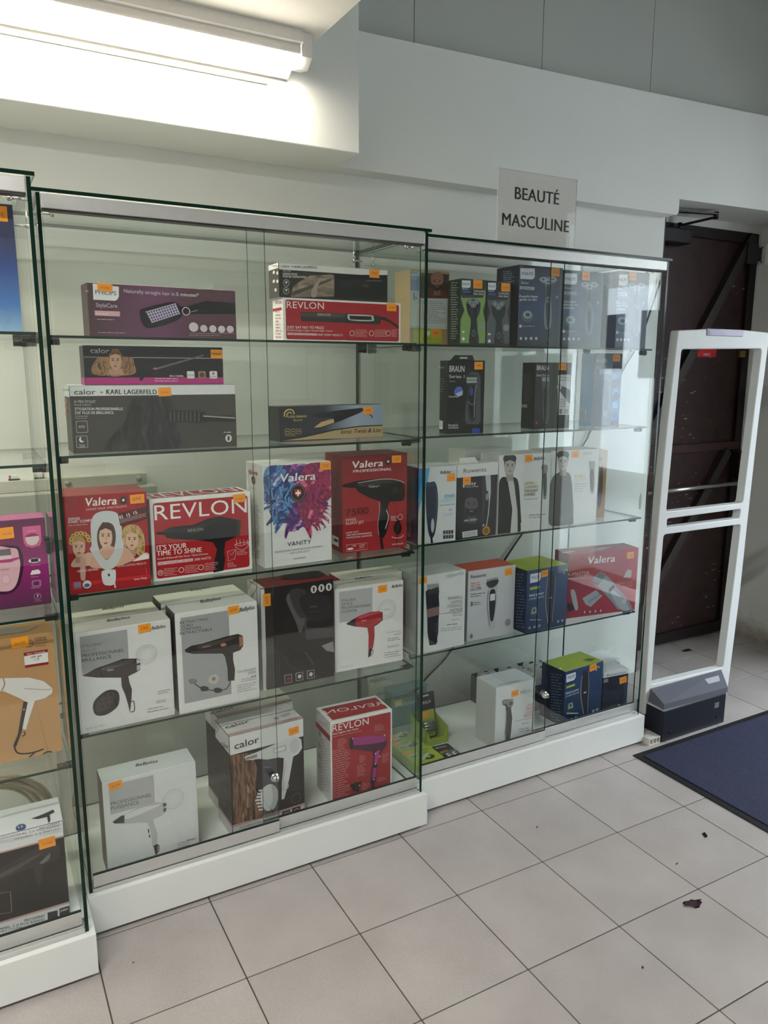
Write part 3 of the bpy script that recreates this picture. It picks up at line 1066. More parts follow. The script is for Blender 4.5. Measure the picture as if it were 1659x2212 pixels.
        m.add([s.to3(f, *R(fx * (q_[0] * k - tw * k / 2), q_[1] * k - h * 0.18), e + 0.00008) for q_ in v], fc, PEN)
        o_ = m.build('price_tag', s.root)
        return s

    def face(s, x, y, w, h, skin, hair, long_=False, bun=False, beard=False, f='F', dark='#2a201c', lips='#a1564c'):
        """small printed portrait: head of width w and height h centred at x,y"""
        sh = lambda c, k: '#%02x%02x%02x' % tuple(max(0, min(255, int(int((c + c[1:] if len(c) == 4 else c)[i:i + 2], 16) * k))) for i in (1, 3, 5))
        if long_:
            s.poly([(x - .75 * w, y + .9 * h), (x - .8 * w, y), (x - .55 * w, y - .6 * h), (x, y - .78 * h), (x + .55 * w, y - .6 * h), (x + .85 * w, y), (x + .75 * w, y + .9 * h), (x, y + .6 * h)], hair, f, True)
        s.poly([(x - .2 * w, y + .3 * h), (x + .2 * w, y + .3 * h), (x + .26 * w, y + .85 * h), (x - .26 * w, y + .85 * h)], sh(skin, .85), f)
        s.ell(x, y, .42 * w, .55 * h, skin, f)
        s.poly([(x - .44 * w, y + .02 * h), (x - .45 * w, y - .35 * h), (x - .2 * w, y - .62 * h), (x + .2 * w, y - .62 * h), (x + .45 * w, y - .35 * h), (x + .43 * w, y + .02 * h), (x + .36 * w, y - .25 * h), (x, y - .36 * h), (x - .36 * w, y - .25 * h)], hair, f)
        if beard:
            s.poly([(x - .41 * w, y + .1 * h), (x - .2 * w, y + .2 * h), (x + .2 * w, y + .2 * h), (x + .41 * w, y + .1 * h), (x + .3 * w, y + .45 * h), (x, y + .6 * h), (x - .3 * w, y + .45 * h)], dark, f)
        for sx in (-1, 1):
            s.ell(x + sx * .18 * w, y - .02 * h, .075 * w, .035 * h, '#2b211d', f, 8)
            s.line([(x + sx * .09 * w, y - .1 * h), (x + sx * .28 * w, y - .11 * h)], .035 * h, dark, f)
        s.line([(x + .02 * w, y), (x + .06 * w, y + .15 * h), (x - .03 * w, y + .17 * h)], .025 * h, sh(skin, .7), f)
        s.ell(x, y + .3 * h, .13 * w, .045 * h, lips if not beard else '#8a5a4c', f, 10)
        return s

    def done(s):
        for name, m in s.parts.items():
            o = m.build(name if isinstance(name, str) else name[0], s.root)
            if name in ('small_print', 'icons'):
                o['kind'] = 'stuff'
        return s


# ================================================================ showcase with the hair dryers, top shelf
b = Carton('hair_brush_box', 'plum-coloured carton of a hair straightening brush standing on a glass shelf', 'c1', S1, 0.10, 2, (575, 1137), (1515, 1163), (580, 800), 0.075,
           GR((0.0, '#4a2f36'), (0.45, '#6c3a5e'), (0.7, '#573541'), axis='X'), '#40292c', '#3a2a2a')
b.cur = 'logo'
b.poly([(593, 806), (760, 828), (760, 890), (750, 910), (735, 918), (597, 910)], WHT)
b.text('PHILIPS', (610, 875), (745, 883), 27, '#24579b', bold=0.02)
b.text('Naturally straight hair in ', (793, 865), (1118, 886), 23, '#d8cdd2').text('5 minutes*', (1128, 886), (1272, 893), 22, WHT, bold=.012)
b.text('StyleCare', (615, 957), (750, 963), 26, '#d5c6ce')
b.cur = 'label_bar'
b.rect(605, 980, 768, 1018, '#d6a9ac').text('Essential', (617, 1005), (690, 1009), 15, WHT)
b.micro(620, 1030, 757, 1042, 1, '#c9b6c0', .03).micro(628, 1112, 806, 1128, 1, '#b59aa8', .02)
b.cur = 'printed_brush'
b.poly([(895, 992), (925, 965), (1100, 925), (1150, 950), (1168, 990), (1130, 1045), (970, 1092), (915, 1070)], '#171318', sm=True)
b.poly([(930, 990), (1125, 935), (1152, 998), (968, 1058)], '#b9a9d0')
for i in range(13):
    t = i / 12
    b.line([(932 + 193 * t, 985 - 52 * t), (968 + 184 * t, 1058 - 62 * t)], 7, '#1b161c')
for i in range(5):
    t = i / 4
    b.line([(930 + 38 * t, 990 + 68 * t), (1125 + 27 * t, 935 + 63 * t)], 4, '#d9cfe6')
b.poly([(1150, 955), (1190, 955), (1320, 918), (1505, 932), (1505, 1005), (1330, 1000), (1210, 1000), (1160, 1005)], '#15151a')
b.ring(1190, 985, 26, 5, '#cfcbd0')
b.line([(1220, 990), (1265, 978)], 5, '#8d8b90')
b.cur = 'icons'
for x, y, r in ((1238, 1086, 30), (1303, 1095, 23), (1361, 1097, 23), (1417, 1100, 23), (1472, 1100, 23)):
    b.ell(x, y, r, r, '#d6ccd0')
b.micro(1210, 1120, 1500, 1145, 2, '#a08a92')
b.text('PHILIPS', (553, 862), (570, 862), 12, '#c9c9cc', 'L')
b.tagp(670, 830, '49,99€', -4, h=.018, w=.034).done()

b = Carton('hair_straightener_box', 'red straightener carton reading JUST SAY NO TO FRIZZ below a dark carton', 'c2', S1, 0.12, 0, (405, 1060), (1318, 1077), (400, 730), 0.075, WHT, WHT, WHT)
hR = b.h; yR = 0.12
b.cur = 'red_panel'
b.frac(.022, .045, .982, .955, '#a81c26', r=.006)
b.text('REVLON', (430, 812), (720, 822), 52, WHT, sp=1.05)
b.cur = 'printed_straightener'
b.poly([(532, 850), (545, 842), (885, 855), (1150, 870), (1165, 890), (1160, 935), (1140, 942), (900, 930), (545, 915)], '#33302f')
b.poly([(540, 850), (885, 858), (885, 890), (540, 880)], '#4d4746')
b.poly([(905, 868), (920, 862), (1090, 870), (1105, 890), (1095, 915), (925, 908)], '#c3c1bf', sm=True).poly([(915, 872), (1090, 878), (1092, 908), (925, 902)], '#242324')
b.line([(1155, 895), (1210, 905), (1255, 930), (1300, 965)], 18, '#201e20', sm=True)
b.line([(1150, 890), (1212, 895)], 18, '#201e20')
b.text('REVLON', (672, 872), (770, 874), 17, '#d8d4d0')
b.text('JUST SAY NO TO FRIZZ', (432, 972), (720, 976), 20, WHT, bold=.03)
b.text('SALON Straight Copper Smooth Styler / Lisseur', (432, 992), (790, 997), 13, WHT)
b.cur = 'text_bar'
b.rect(435, 1005, 665, 1028, '#e0c9c8').text('125MM XL/LONG PLATES', (440, 1025), (660, 1027), 15, '#a81c26')
b.text('FAST SHINY RESULTS', (672, 1028), (865, 1032), 15, WHT)
b.cur = 'icons'
for x in (938, 1090, 1220):
    b.ring(x, 1010, 19, 3, WHT)
    b.micro(x + 26, 978, x + 120 if x < 1200 else x + 75, 1040, 6, '#d9a9a9')
b.text('REVLON', (345, 778), (392, 781), 20, '#a81c26', 'L')
b.frac(.1, .72, .95, .78, '#b02a30', 'L')
b.micro(345, 830, 392, 1050, 9, '#c98d8d', 0, 'L')
b.tagp(1246, 788, '49,99', 0).done()

b = Carton('hair_straightener_box', 'dark CALOR straightener carton with white top band lying on the red one', 'c2', S1 + hR + .0006, 0.12, 0, (372, 722), (1216, 748), (376, 457), 0.075, '#35322f', '#4d4a46', WHT)
b.cur = 'white_band'
b.frac(0, .80, 1, 1, '#dcdcd8').frac(0, .84, 1, 1, '#dcdcd8', 'L')
b.cur = 'printed_hair'
b.poly([(460, 745), (480, 640), (610, 560), (780, 552), (800, 560), (800, 722)], STREAK(('#5c5148', '#8a7b6a', '#a39484'), (30, 4, 90), .4, 3.0))
b.poly([(460, 690), (780, 580), (780, 600), (470, 722)], '#5c5148')
b.poly([(620, 720), (640, 640), (700, 580), (670, 650), (660, 722)], '#a39484', sm=True)
b.poly([(800, 552), (1214, 556), (1214, 748), (800, 735)], '#17181a')
b.cur = 'printed_straightener'
b.poly([(820, 612), (850, 595), (1000, 592), (1170, 592), (1180, 605), (1120, 625), (870, 650), (830, 640)], '#26282c', sm=True)
b.poly([(825, 680), (870, 655), (1140, 610), (1160, 625), (1080, 660), (860, 705), (830, 700)], '#1e2024', sm=True)
b.line([(1050, 600), (1170, 602)], 4, '#8a8d92').ell(1045, 640, 24, 10, '#7a5a4e').ell(1045, 640, 16, 6, '#2a2422')
b.text('calor × ', (390, 494), (482, 499), 18, '#2a2a2c').text('KARL LAGERFELD', (492, 500), (665, 505), 17, '#222224', bold=.03)
b.text('EASYLISS', (400, 528), (462, 531), 13, '#cfcdc8').text('LISSAGE FACILE', (400, 553), (512, 557), 15, WHT, bold=.03).text('POUR DES CHEVEUX DOUX', (400, 573), (583, 580), 15, WHT, bold=.03)
b.cur = 'icons'
for y in (618, 678):
    b.ring(426, y, 24, 3, '#c8c6c2')
    b.poly([(414, y - 12), (438, y - 12), (426, y + 10)], '#d8d6d2')
b.text('calor', (322, 488), (372, 490), 10, '#333', 'L')
for i, (x, y) in enumerate(((333, 535), (361, 540), (333, 605), (361, 605), (347, 672))):
    b.ell(x, y, 9, 14, '#d4d2cc', 'L', 10)
b.tagp(1112, 542, '39€', 0).done()

# second shelf
b = Carton('hair_brush_box', 'wide grey rotating hair brush carton with white KARL LAGERFELD band', 'c1', S2, 0.115, 0, (472, 1888), (1517, 1848), (460, 1460), 0.10,
           '#47433f', '#35302d', WHT)
hE = b.h
b.cur = 'white_band'
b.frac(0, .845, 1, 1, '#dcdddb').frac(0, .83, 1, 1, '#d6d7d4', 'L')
b.cur = 'printed_hair'
b.poly([(700, 1880), (720, 1780), (800, 1690), (840, 1560), (900, 1535), (1030, 1530), (1100, 1560), (1130, 1700), (1130, 1868)], STREAK(('#141213', '#1e1b1c', '#2c282a', '#454042'), (110, 4, 14), .35, 3.0), sm=True)
b.cur = 'printed_brush'
b.poly([(1060, 1640), (1080, 1620), (1300, 1625), (1330, 1650), (1505, 1650), (1505, 1690), (1330, 1690), (1300, 1700), (1080, 1690)], '#2b2829', sm=True)
for i in range(8):
    b.line([(1090 + i * 26, 1628), (1090 + i * 26, 1690)], 4, '#77726e')
b.line([(1300, 1655), (1505, 1668)], 8, '#aaa5a0')
b.text('calor', (476, 1517), (612, 1517), 34, '#2a2a2c').text('×', (640, 1512), (660, 1512), 18, '#a0522d').text('KARL LAGERFELD', (680, 1515), (1003, 1515), 30, '#141416', bold=.035)
b.text('K/ PRO STYLIST', (476, 1571), (612, 1571), 16, '#d9d7d3', part='small_print').text('Brosse rotative', (476, 1588), (582, 1588), 11, '#c9c7c3')
b.text('STYLISATION PROFESSIONNELLE.', (478, 1618), (790, 1617), 17, WHT, bold=.03).text("25%' PLUS DE BRILLANCE.", (478, 1643), (730, 1641), 17, WHT, bold=.03)
b.micro(480, 1650, 575, 1675, 2, '#a9a6a2')
b.cur = 'icons'
for y in (1723, 1818):
    b.rect(484, y - 36, 564, y + 38, '#bdbab6', r=.003).rect(487, y - 33, 561, y + 35, '#4a4642', r=.003)
b.text('AUTO', (503, 1731), (542, 1731), 15, WHT).ell(522, 1806, 16, 18, WHT).ell(530, 1800, 13, 15, '#4a4642')
b.text('Kératine', (507, 1845), (545, 1845), 9).text('& GLOW', (510, 1856), (542, 1856), 8)
b.ell(1462, 1797, 21, 24, '#d4d2ce').ell(1462, 1797, 7, 16, '#3b3734')
b.micro(1430, 1750, 1490, 1768, 1, '#c9c7c3')
for y in (1560, 1600, 1640):
    b.ell(425, y, 9, 16, '#a35a3a', 'L', 8)
b.text('KARL LAGERFELD', (408, 1493), (450, 1494), 10, '#222', 'L')
b.tagp(1053, 1500, '73,91€', 2).done()

b = Carton('curling_iron_box', 'black curling iron carton with pink foot stripe lying on the grey brush box', 'c1', S2 + hE + .0006, 0.135, 0, (545, 1447), (1432, 1449), (548, 1203), 0.065, '#211f22', '#2a2b28', '#242326')
b.cur = 'pink_stripe'
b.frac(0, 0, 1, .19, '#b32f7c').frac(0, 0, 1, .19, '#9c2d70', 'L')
b.frac(0, .195, 1, .235, '#17171a').frac(0, .70, 1, .712, '#c9c4c0')
b.cur = 'printed_portrait'
b.poly([(600, 1390), (610, 1300), (660, 1278), (830, 1278), (858, 1320), (850, 1390)], STREAK(('#3d2819', '#7a5638', '#a37c54', '#543722'), (160, 4, 60), .4, 9.0), sm=True)
b.face(738, 1300, 90, 120, '#c49a80', '#8a6040')
b.poly([(690, 1390), (700, 1350), (740, 1365), (780, 1350), (795, 1390)], '#b98f74')
b.cur = 'printed_curling_iron'
b.poly([(980, 1352), (1300, 1262), (1305, 1270), (990, 1362)], '#6d6a68').poly([(905, 1395), (985, 1345), (1005, 1352), (925, 1405), (905, 1432), (888, 1420)], '#141418').ell(992, 1352, 14, 7, '#c2418a')
b.text('calor', (578, 1251), (700, 1255), 32, '#cfd0ce').text('FER À COIFFER', (1085, 1405), (1173, 1405), 11, WHT, bold=.03)
b.micro(990, 1408, 1175, 1438, 2, '#e3b9d2', .01)
b.cur = 'icons'
for x, c_ in ((1220, '#dedcd8'), (1292, '#9a7a5c'), (1365, '#dedcd8')):
    b.rect(x - 25, 1368, x + 25, 1415, c_, r=.003)
b.text('16 mm', (1345, 1407), (1386, 1407), 10, '#333').text('Chromé', (1200, 1396), (1240, 1396), 9, '#444').ell(1365, 1383, 7, 8, '#c02a5a').ell(1292, 1392, 16, 16, '#5c4630')
b.tagp(1388, 1258, '29,99€', 0).done()

b = Carton('hair_straightener_box', 'low black and gold IONIC TWIST hair iron carton on a glass shelf', 'c2', S2, 0.17, 2, (375, 1850), (1180, 1812), (350, 1584), 0.075,
           GR((0.0, '#19191b'), (0.42, '#2b3038'), (0.72, '#98a5b8'), (1.0, '#8d99ad'), axis='X'), '#121214', '#2a2a2c')
b.cur = 'gold_wave'
b.poly([(380, 1848), (560, 1815), (800, 1757), (1000, 1730), (1176, 1722), (1178, 1812)], '#0f0f10').poly([(400, 1847), (570, 1820), (810, 1765), (1000, 1738), (1176, 1730), (1178, 1812)], '#b49b72')
b.cur = 'printed_straightener'
b.poly([(625, 1645), (820, 1612), (1015, 1590), (1030, 1605), (1010, 1625), (830, 1700), (690, 1748), (645, 1750), (640, 1740), (790, 1675)], '#15161a')
b.poly([(640, 1745), (700, 1700), (795, 1676), (800, 1705), (690, 1742)], '#c9a878')
b.poly([(620, 1650), (690, 1625), (830, 1625), (900, 1640), (780, 1672), (690, 1668)], '#22252b')
b.line([(1070, 1638), (1085, 1645), (1098, 1670)], 8, '#1a1b1e', sm=True)
b.cur = 'gold_logo'
for r in (44, 30):
    pass
b.line([(412, 1660), (415, 1625), (445, 1603), (478, 1612), (488, 1640)], 10, '#d8bd72', sm=True).line([(430, 1665), (433, 1638), (450, 1625), (468, 1635)], 8, '#d8bd72', sm=True)
b.text('Little balance', (442, 1668), (585, 1662), 20, '#d9c184', bold=.015).text('Beauté', (482, 1694), (550, 1692), 17, '#c8ae72', it=.3)
b.text('Ionic Twist & Liss', (850, 1793), (1160, 1777), 32, '#1b1612', bold=.012, it=.35)
b.cur = 'icons'
for x in (433, 478, 523):
    b.rect(x - 18, 1755, x + 18, 1793, '#c8a96a', r=.002).rect(x - 15, 1758, x + 15, 1790, '#1e1e20', r=.002).line([(x - 8, 1774), (x + 8, 1774)], 6, '#c8a96a')
b.micro(415, 1797, 540, 1812, 2, '#b89a60')
b.text('Little balance', (322, 1810), (312, 1640), 12, '#c8ae72', 'L')
b.tagp(1063, 1612, '39€', 0).done()

# ---------------------------------------------------------------- third shelf
VAL = dict(bold=.05, it=.12)


def swiss(b, x, y, r):
    b.ell(x, y, r, r * 1.15, '#1c1a1c').ell(x, y, r * .88, r * 1.03, '#8d8d8d').ell(x, y, r * .82, r * .97, '#1c1a1c')
    b.poly([(x - .45 * r, y - .5 * r), (x + .45 * r, y - .5 * r), (x + .45 * r, y + .15 * r), (x, y + .6 * r), (x - .45 * r, y + .15 * r)], '#b3202a')
    b.rect(x - .1 * r, y - .36 * r, x + .1 * r, y + .36 * r, '#f0efec').rect(x - .34 * r, y - .1 * r, x + .34 * r, y + .1 * r, '#f0efec')


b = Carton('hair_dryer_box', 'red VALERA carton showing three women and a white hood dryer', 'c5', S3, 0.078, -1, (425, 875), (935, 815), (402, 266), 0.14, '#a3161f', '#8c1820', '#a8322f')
b.cur = 'printed_band'
b.poly([(438, 800), (925, 745), (930, 765), (440, 822)], '#c4262c')
b.text('Valera', (522, 325), (722, 312), 50, WHT, **VAL)
b.cur = 'logo'
swiss(b, 762, 287, 25)
b.text('SWISS HAIR SPECIALISTS', (530, 352), (782, 330), 13, '#e3c9c5', it=.2).text('SWISS', (421, 412), (492, 408), 16, WHT, bold=.03, it=.2).text('IONIC COMFORT', (421, 430), (600, 418), 16, WHT, bold=.03, it=.2)
b.micro(423, 436, 590, 452, 1, '#d59a96', -.07)
b.cur = 'printed_women'
b.poly([(755, 545), (790, 620), (830, 650), (900, 610), (922, 640), (765, 662)], '#d9b39c', sm=True)
b.face(815, 530, 92, 120, '#d8ae94', STREAK(('#6e5228', '#a88650', '#c9a970', '#8a6a3a'), (160, 4, 40), .4, 8.0), long_=True)
b.poly([(820, 665), (890, 615), (915, 625), (922, 648), (830, 665)], '#e3dedb')
b.poly([(445, 700), (455, 655), (500, 630), (560, 610), (600, 680), (560, 690)], '#d9b39c', sm=True)
b.face(487, 578, 92, 115, '#d6ac92', '#b98e4a')
for i in range(8):
    a = math.radians(190 - i * 26)
    b.ell(495 + 56 * math.cos(a), 540 - 50 * math.sin(a), 15, 14, '#d4ad4c', n=12).ell(495 + 56 * math.cos(a), 540 - 50 * math.sin(a), 7, 7, '#7d5a24', n=10)
b.poly([(560, 700), (575, 620), (610, 590), (720, 585), (780, 580), (830, 640), (820, 660), (700, 700)], '#d3a88f', sm=True)
b.cur = 'printed_hood_dryer'
b.poly([(565, 560), (560, 430), (590, 370), (660, 352), (725, 370), (750, 440), (752, 520), (765, 560), (745, 640), (700, 705), (640, 712), (590, 650), (555, 590)], '#c9cbcd', sm=True)
b.poly([(600, 540), (605, 470), (640, 430), (690, 432), (712, 480), (712, 545), (690, 620), (655, 655), (620, 610)], '#5a3d31', sm=True)
b.face(652, 510, 98, 140, '#dcb49c', '#4a3228')
b.poly([(612, 600), (640, 575), (690, 570), (706, 590), (690, 625), (655, 652), (625, 625)], '#d3a88f', sm=True)
b.poly([(630, 725), (700, 715), (714, 725), (712, 790), (690, 812), (650, 810), (634, 790)], '#d4d6d8', sm=True).ell(672, 748, 7, 9, '#333').line([(705, 790), (712, 828)], 9, '#cfd1d3')
b.poly([(495, 650), (510, 640), (525, 655), (527, 770), (512, 782), (497, 765)], '#cf9f92', sm=True)
b.cur = 'sticker'
b.poly([(728, 372), (905, 325), (908, 397), (742, 445)], '#3a1416').poly([(731, 376), (902, 330), (905, 393), (745, 440)], '#541c1e')
b.text('65', (738, 402), (762, 396), 22, WHT, bold=.03).text('15', (783, 390), (805, 384), 20, WHT, bold=.03).text('15', (826, 376), (848, 370), 20, WHT, bold=.03)
b.micro(740, 405, 900, 430, 3, '#c79c98', -.27)
b.text('GENTLE DRYING', (477, 732), (606, 718), 13, WHT, bold=.02).text('LONG LASTING RESULTS', (727, 700), (902, 681), 13, '#e8cfca').text('Swiss Made', (828, 780), (908, 771), 11, WHT, bold=.03).text('600W', (905, 745), (900, 702), 13, WHT)
b.cur = 'icons'
b.rect(450, 790, 505, 835, '#c7363a').rect(456, 796, 499, 822, '#7d86a0').ell(537, 806, 27, 25, '#d9d4d2').ell(537, 812, 18, 12, '#4a5c9c')
b.poly([(400, 262), (402, 240), (560, 226), (545, 245)], '#e0d4d0', 'T') if False else None
b.tagp(847, 279, '69€', 1, w=.034).done()

b = Carton('hair_dryer_box', 'wide red and white REVLON carton with black dryer, IT\'S YOUR TIME TO SHINE', 'c5', S3, 0.10, 1.5, (950, 795), (1560, 712), (936, 284), 0.10, WHT, WHT, WHT)
b.cur = 'red_panel'
b.frac(.03, .035, .97, .955, '#ab1820', r=.008).frac(.04, .12, .96, .88, '#ab1820', 'T', r=.004)
b.text('REVLON', (955, 412), (1525, 362), 92, WHT, bold=-.004, sp=1.03)
b.text('REVLON', (920, 278), (1480, 231), 28, WHT, 'T')
b.cur = 'printed_dryer'
b.poly([(965, 485), (1010, 480), (1020, 465), (1060, 452), (1190, 440), (1290, 400), (1360, 388), (1420, 398), (1485, 412), (1482, 500), (1440, 522), (1392, 545), (1385, 600), (1390, 660), (1380, 722), (1318, 735), (1325, 660), (1340, 590), (1315, 548), (1220, 535), (1080, 528), (1030, 520), (1018, 502), (968, 500)], '#131214')
b.poly([(1030, 470), (1200, 450), (1330, 405), (1400, 402), (1300, 430), (1180, 475), (1030, 490)], '#2a282a', sm=True)
b.poly([(1465, 410), (1488, 412), (1484, 505), (1462, 512)], '#332f31')
b.text('REVLON', (1162, 485), (1255, 474), 18, '#a19e9e')
b.text("IT'S YOUR", (968, 598), (1153, 580), 30, WHT, bold=.03).text('TIME TO SHINE', (968, 632), (1246, 606), 30, WHT, bold=.03)
b.text('Smooth Brilliance® Hair Dryer / Sèche-Cheveux', (972, 656), (1285, 622), 11, WHT)
b.cur = 'text_bar'
b.poly([(973, 670), (1192, 646), (1192, 664), (974, 690)], '#e0c9c8')
b.text('FAST FLAWLESS DRYING', (977, 687), (1188, 663), 14, '#a81c26').text('2000 WATTS', (1201, 661), (1302, 650), 14, WHT)
b.cur = 'icons'
for x, y in ((991, 736), (1120, 718), (1241, 702)):
    b.ring(x, y, 17, 3, WHT)
    b.micro(x + 22, y - 28, x + 105, y + 22, 5, '#dca6a6', -.1)
b.text('3X', (982, 742), (1001, 740), 14, WHT)
b.line([(1450, 560), (1460, 580), (1495, 595), (1530, 572), (1537, 545)], 3, '#e0b9b9', sm=True).line([(1450, 560), (1490, 568), (1537, 545), (1490, 550), (1450, 560)], 3, '#e0b9b9', sm=True)
for x in (1460, 1482, 1505, 1527):
    b.line([(x, 530), (x + 2, 562)], 3, '#e0b9b9')
b.line([(1405, 603), (1458, 590), (1450, 650), (1410, 662), (1405, 603), (1430, 625), (1458, 590)], 3, '#e0b9b9')
b.micro(1405, 672, 1460, 704, 4, '#dca6a6', -.1).micro(1462, 602, 1530, 630, 3, '#dca6a6', -.1)
b.tagp(1478, 275, '69,90€', 2, w=.034).done()

b = Carton('hair_dryer_box', 'white VANITY carton with a burst of blue, purple and red powder', 'c4', S3, 0.093, 1.5, (262, 1040), (783, 968), (241, 238), 0.125, '#e6e6e4', '#dcdad4', '#e2e2dc')
b.cur = 'powder_burst'
PW1 = STREAK(('#15163a', '#2b4aa6', '#1d1c44', '#5f9fd6', '#3b2a80', '#c9d3ea'), (45, 4, 30), .4, 5.0)
PW2 = STREAK(('#2a1440', '#7a1f62', '#b3264e', '#3a1648', '#cf3a5c', '#e08aa8'), (45, 4, 30), .4, 5.0)
PW3 = STREAK(('#1b1436', '#4a2a82', '#2a1a4c', '#8a3a90', '#c9a6c8', '#33205e'), (45, 4, 30), .4, 5.0)
rnd = random.Random(4)


def burst(angles, mat, r0, r1, cx_=515, cy_=450, wob=.35, up=.82):
    out = []
    for a in angles:
        r = r1 * (1 + rnd.uniform(-wob, wob))
        out.append((min(max(cx_ + r * math.cos(math.radians(a)) * r0, 250), 776), max(cy_ - r * math.sin(math.radians(a)) * (up if math.sin(math.radians(a)) > 0 else 1.12), 205)))
    return out


b.poly(burst(range(0, 360, 8), PW3, 1.0, 250, wob=.12, up=1.0), PW3)
b.poly([(505, 430), (400, 250), (300, 238), (252, 300), (252, 420), (270, 520), (330, 500), (420, 470)], PW1, sm=True)
b.poly([(520, 420), (560, 260), (640, 210), (768, 215), (772, 330), (775, 480), (700, 520), (600, 470)], PW2, sm=True)
for i in range(46):
    a = 198 + i * 3.15 + rnd.uniform(-3, 3)
    mt = PW1 if a < 247 else PW3 if a < 285 else PW2
    ar = math.radians(a)
    L1 = rnd.uniform(240, 370) * (0.80 if 262 < a < 285 else 1)
    wd = rnd.uniform(9, 30)
    tx, ty = 515 + L1 * math.cos(ar) * .9, 450 - L1 * math.sin(ar)
    tx = min(max(tx, 255), 772)
    mx_, my_ = 515 + (tx - 515) * .62, 450 + (ty - 450) * .62
    nx, ny = math.sin(ar) * wd, math.cos(ar) * wd
    j = rnd.uniform(-14, 14)
    b.poly([(515 + (tx - 515) * .3 - nx * .8, 450 + (ty - 450) * .3 - ny * .8), (mx_ - nx + j, my_ - ny), (tx - nx * .35, ty - 14), (tx, ty), (tx + nx * .45 + j * .4, ty - 22), (mx_ + nx + j, my_ + ny), (515 + (tx - 515) * .3 + nx * .8, 450 + (ty - 450) * .3 + ny * .8)], mt, sm=True)
b.text('Valera', (370, 365), (652, 345), 62, '#ecebea', **VAL)
b.cur = 'logo'
swiss(b, 516, 450, 60)
b.text('VANITY', (433, 865), (617, 843), 32, '#2e2e30', bold=-.008, sp=1.1)
b.text('PROFESSIONAL HAIRDRYER, EXTRA POWERFUL', (338, 917), (713, 868), 13, '#77777a').text('AND ULTRA-SILENT', (452, 926), (608, 905), 13, '#77777a').text('SWISSMADE', (480, 968), (578, 955), 11, '#444')
b.text('Valera', (138, 300), (208, 312), 34, '#a8202a', 'L', bold=.04)
b.cur = 'side_logo'
b.ell(176, 350, 14, 32, '#222', 'L').ell(176, 350, 8, 18, '#b3202a', 'L')
b.text('VANITY', (155, 415), (200, 423), 10, '#666', 'L').micro(155, 540, 232, 960, 26, '#9a9892', .02, 'L')
b.tagp(730, 228, '75€', 1, w=.033).done()

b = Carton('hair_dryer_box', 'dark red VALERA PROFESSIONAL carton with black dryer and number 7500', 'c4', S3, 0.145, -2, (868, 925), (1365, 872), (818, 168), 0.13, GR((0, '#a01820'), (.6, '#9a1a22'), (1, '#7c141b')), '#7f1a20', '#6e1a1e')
b.text('Valera', (935, 258), (1180, 240), 52, WHT, **VAL)
b.cur = 'logo'
swiss(b, 1220, 205, 28)
b.text('PROFESSIONAL', (945, 292), (1247, 272), 20, WHT, bold=.03, it=.2)
b.cur = 'printed_dryer'
b.poly([(860, 385), (975, 358), (1010, 352), (1180, 335), (1300, 350), (1345, 372), (1352, 470), (1335, 512), (1230, 518), (1215, 560), (1228, 640), (1222, 700), (1205, 760), (1185, 800), (1150, 790), (1140, 700), (1150, 620), (1168, 560), (1160, 515), (1080, 490), (985, 440), (970, 412), (865, 405)], '#141214', sm=False)
b.line([(985, 372), (1180, 342), (1300, 352), (1345, 375)], 6, '#b7b2b0', sm=True).line([(1150, 520), (1152, 600), (1140, 700), (1148, 780)], 5, '#b7b2b0', sm=True)
b.line([(1205, 580), (1222, 640), (1198, 730)], 7, '#c9c4c2', sm=True)
b.poly([(1000, 372), (1180, 350), (1300, 365), (1180, 380), (1010, 400)], '#3a3638', sm=True).ell(1275, 432, 24, 30, '#2e2b2d').ell(1332, 445, 16, 52, '#5a1a1c').ell(1332, 445, 10, 44, '#1a1416')
b.text('Valera+', (1065, 410), (1150, 405), 20, '#cfcac8', it=.1)
b.line([(1165, 790), (1170, 850), (1180, 900)], 22, '#1c1416', sm=True).poly([(1160, 560), (1205, 570), (1200, 640), (1162, 640)], '#2c2a2c')
b.cur = 'printed_cord'
b.poly([(1290, 655), (1262, 720), (1275, 760), (1295, 775), (1315, 760), (1325, 715), (1300, 655)], '#1c1214', sm=True).line([(1290, 770), (1285, 870)], 7, '#1c1214').ring(1313, 637, 20, 3, WHT)
b.line([(1248, 790), (1270, 800), (1320, 795), (1338, 775)], 4, WHT, sm=True)
b.text('Retracord', (1292, 752), (1300, 690), 10, WHT)
b.text('7500', (888, 632), (1070, 610), 52, '#5a0f16', bold=.03)
b.text('SWISS', (888, 672), (970, 664), 20, WHT).text('SILENT JET', (888, 700), (1030, 686), 20, WHT)
b.text('SUPER LIGHT', (892, 768), (990, 756), 12, WHT).text('AND HIGH PERFORMANCE', (895, 786), (1090, 766), 12, WHT, bold=.03).text('PROFESSIONAL HAIRDRYER', (895, 806), (1095, 786), 12, WHT)
b.cur = 'icons'
b.line([(895, 855), (1055, 838), (1057, 888), (897, 905), (895, 855)], 3, '#d8b5b4').ell(925, 885, 24, 8, WHT)
b.text('1,980', (940, 868), (970, 864), 10).text('SUPER', (995, 863), (1037, 858), 10).text('LIGHT', (995, 880), (1035, 875), 10).text('SWISSMADE', (1250, 858), (1335, 848), 11, WHT)
b.micro(1240, 628, 1290, 668, 4, WHT)
b.micro(748, 185, 815, 730, 30, '#a84a4c', .03, 'L', th=.35)
b.rect(788, 775, 838, 870, WHT, 'L').rect(800, 800, 832, 838, '#333', 'L')
b.tagp(1285, 186, '33€', -1, w=.031).done()

# ---------------------------------------------------------------- fourth shelf
GP = '#a9aaab'


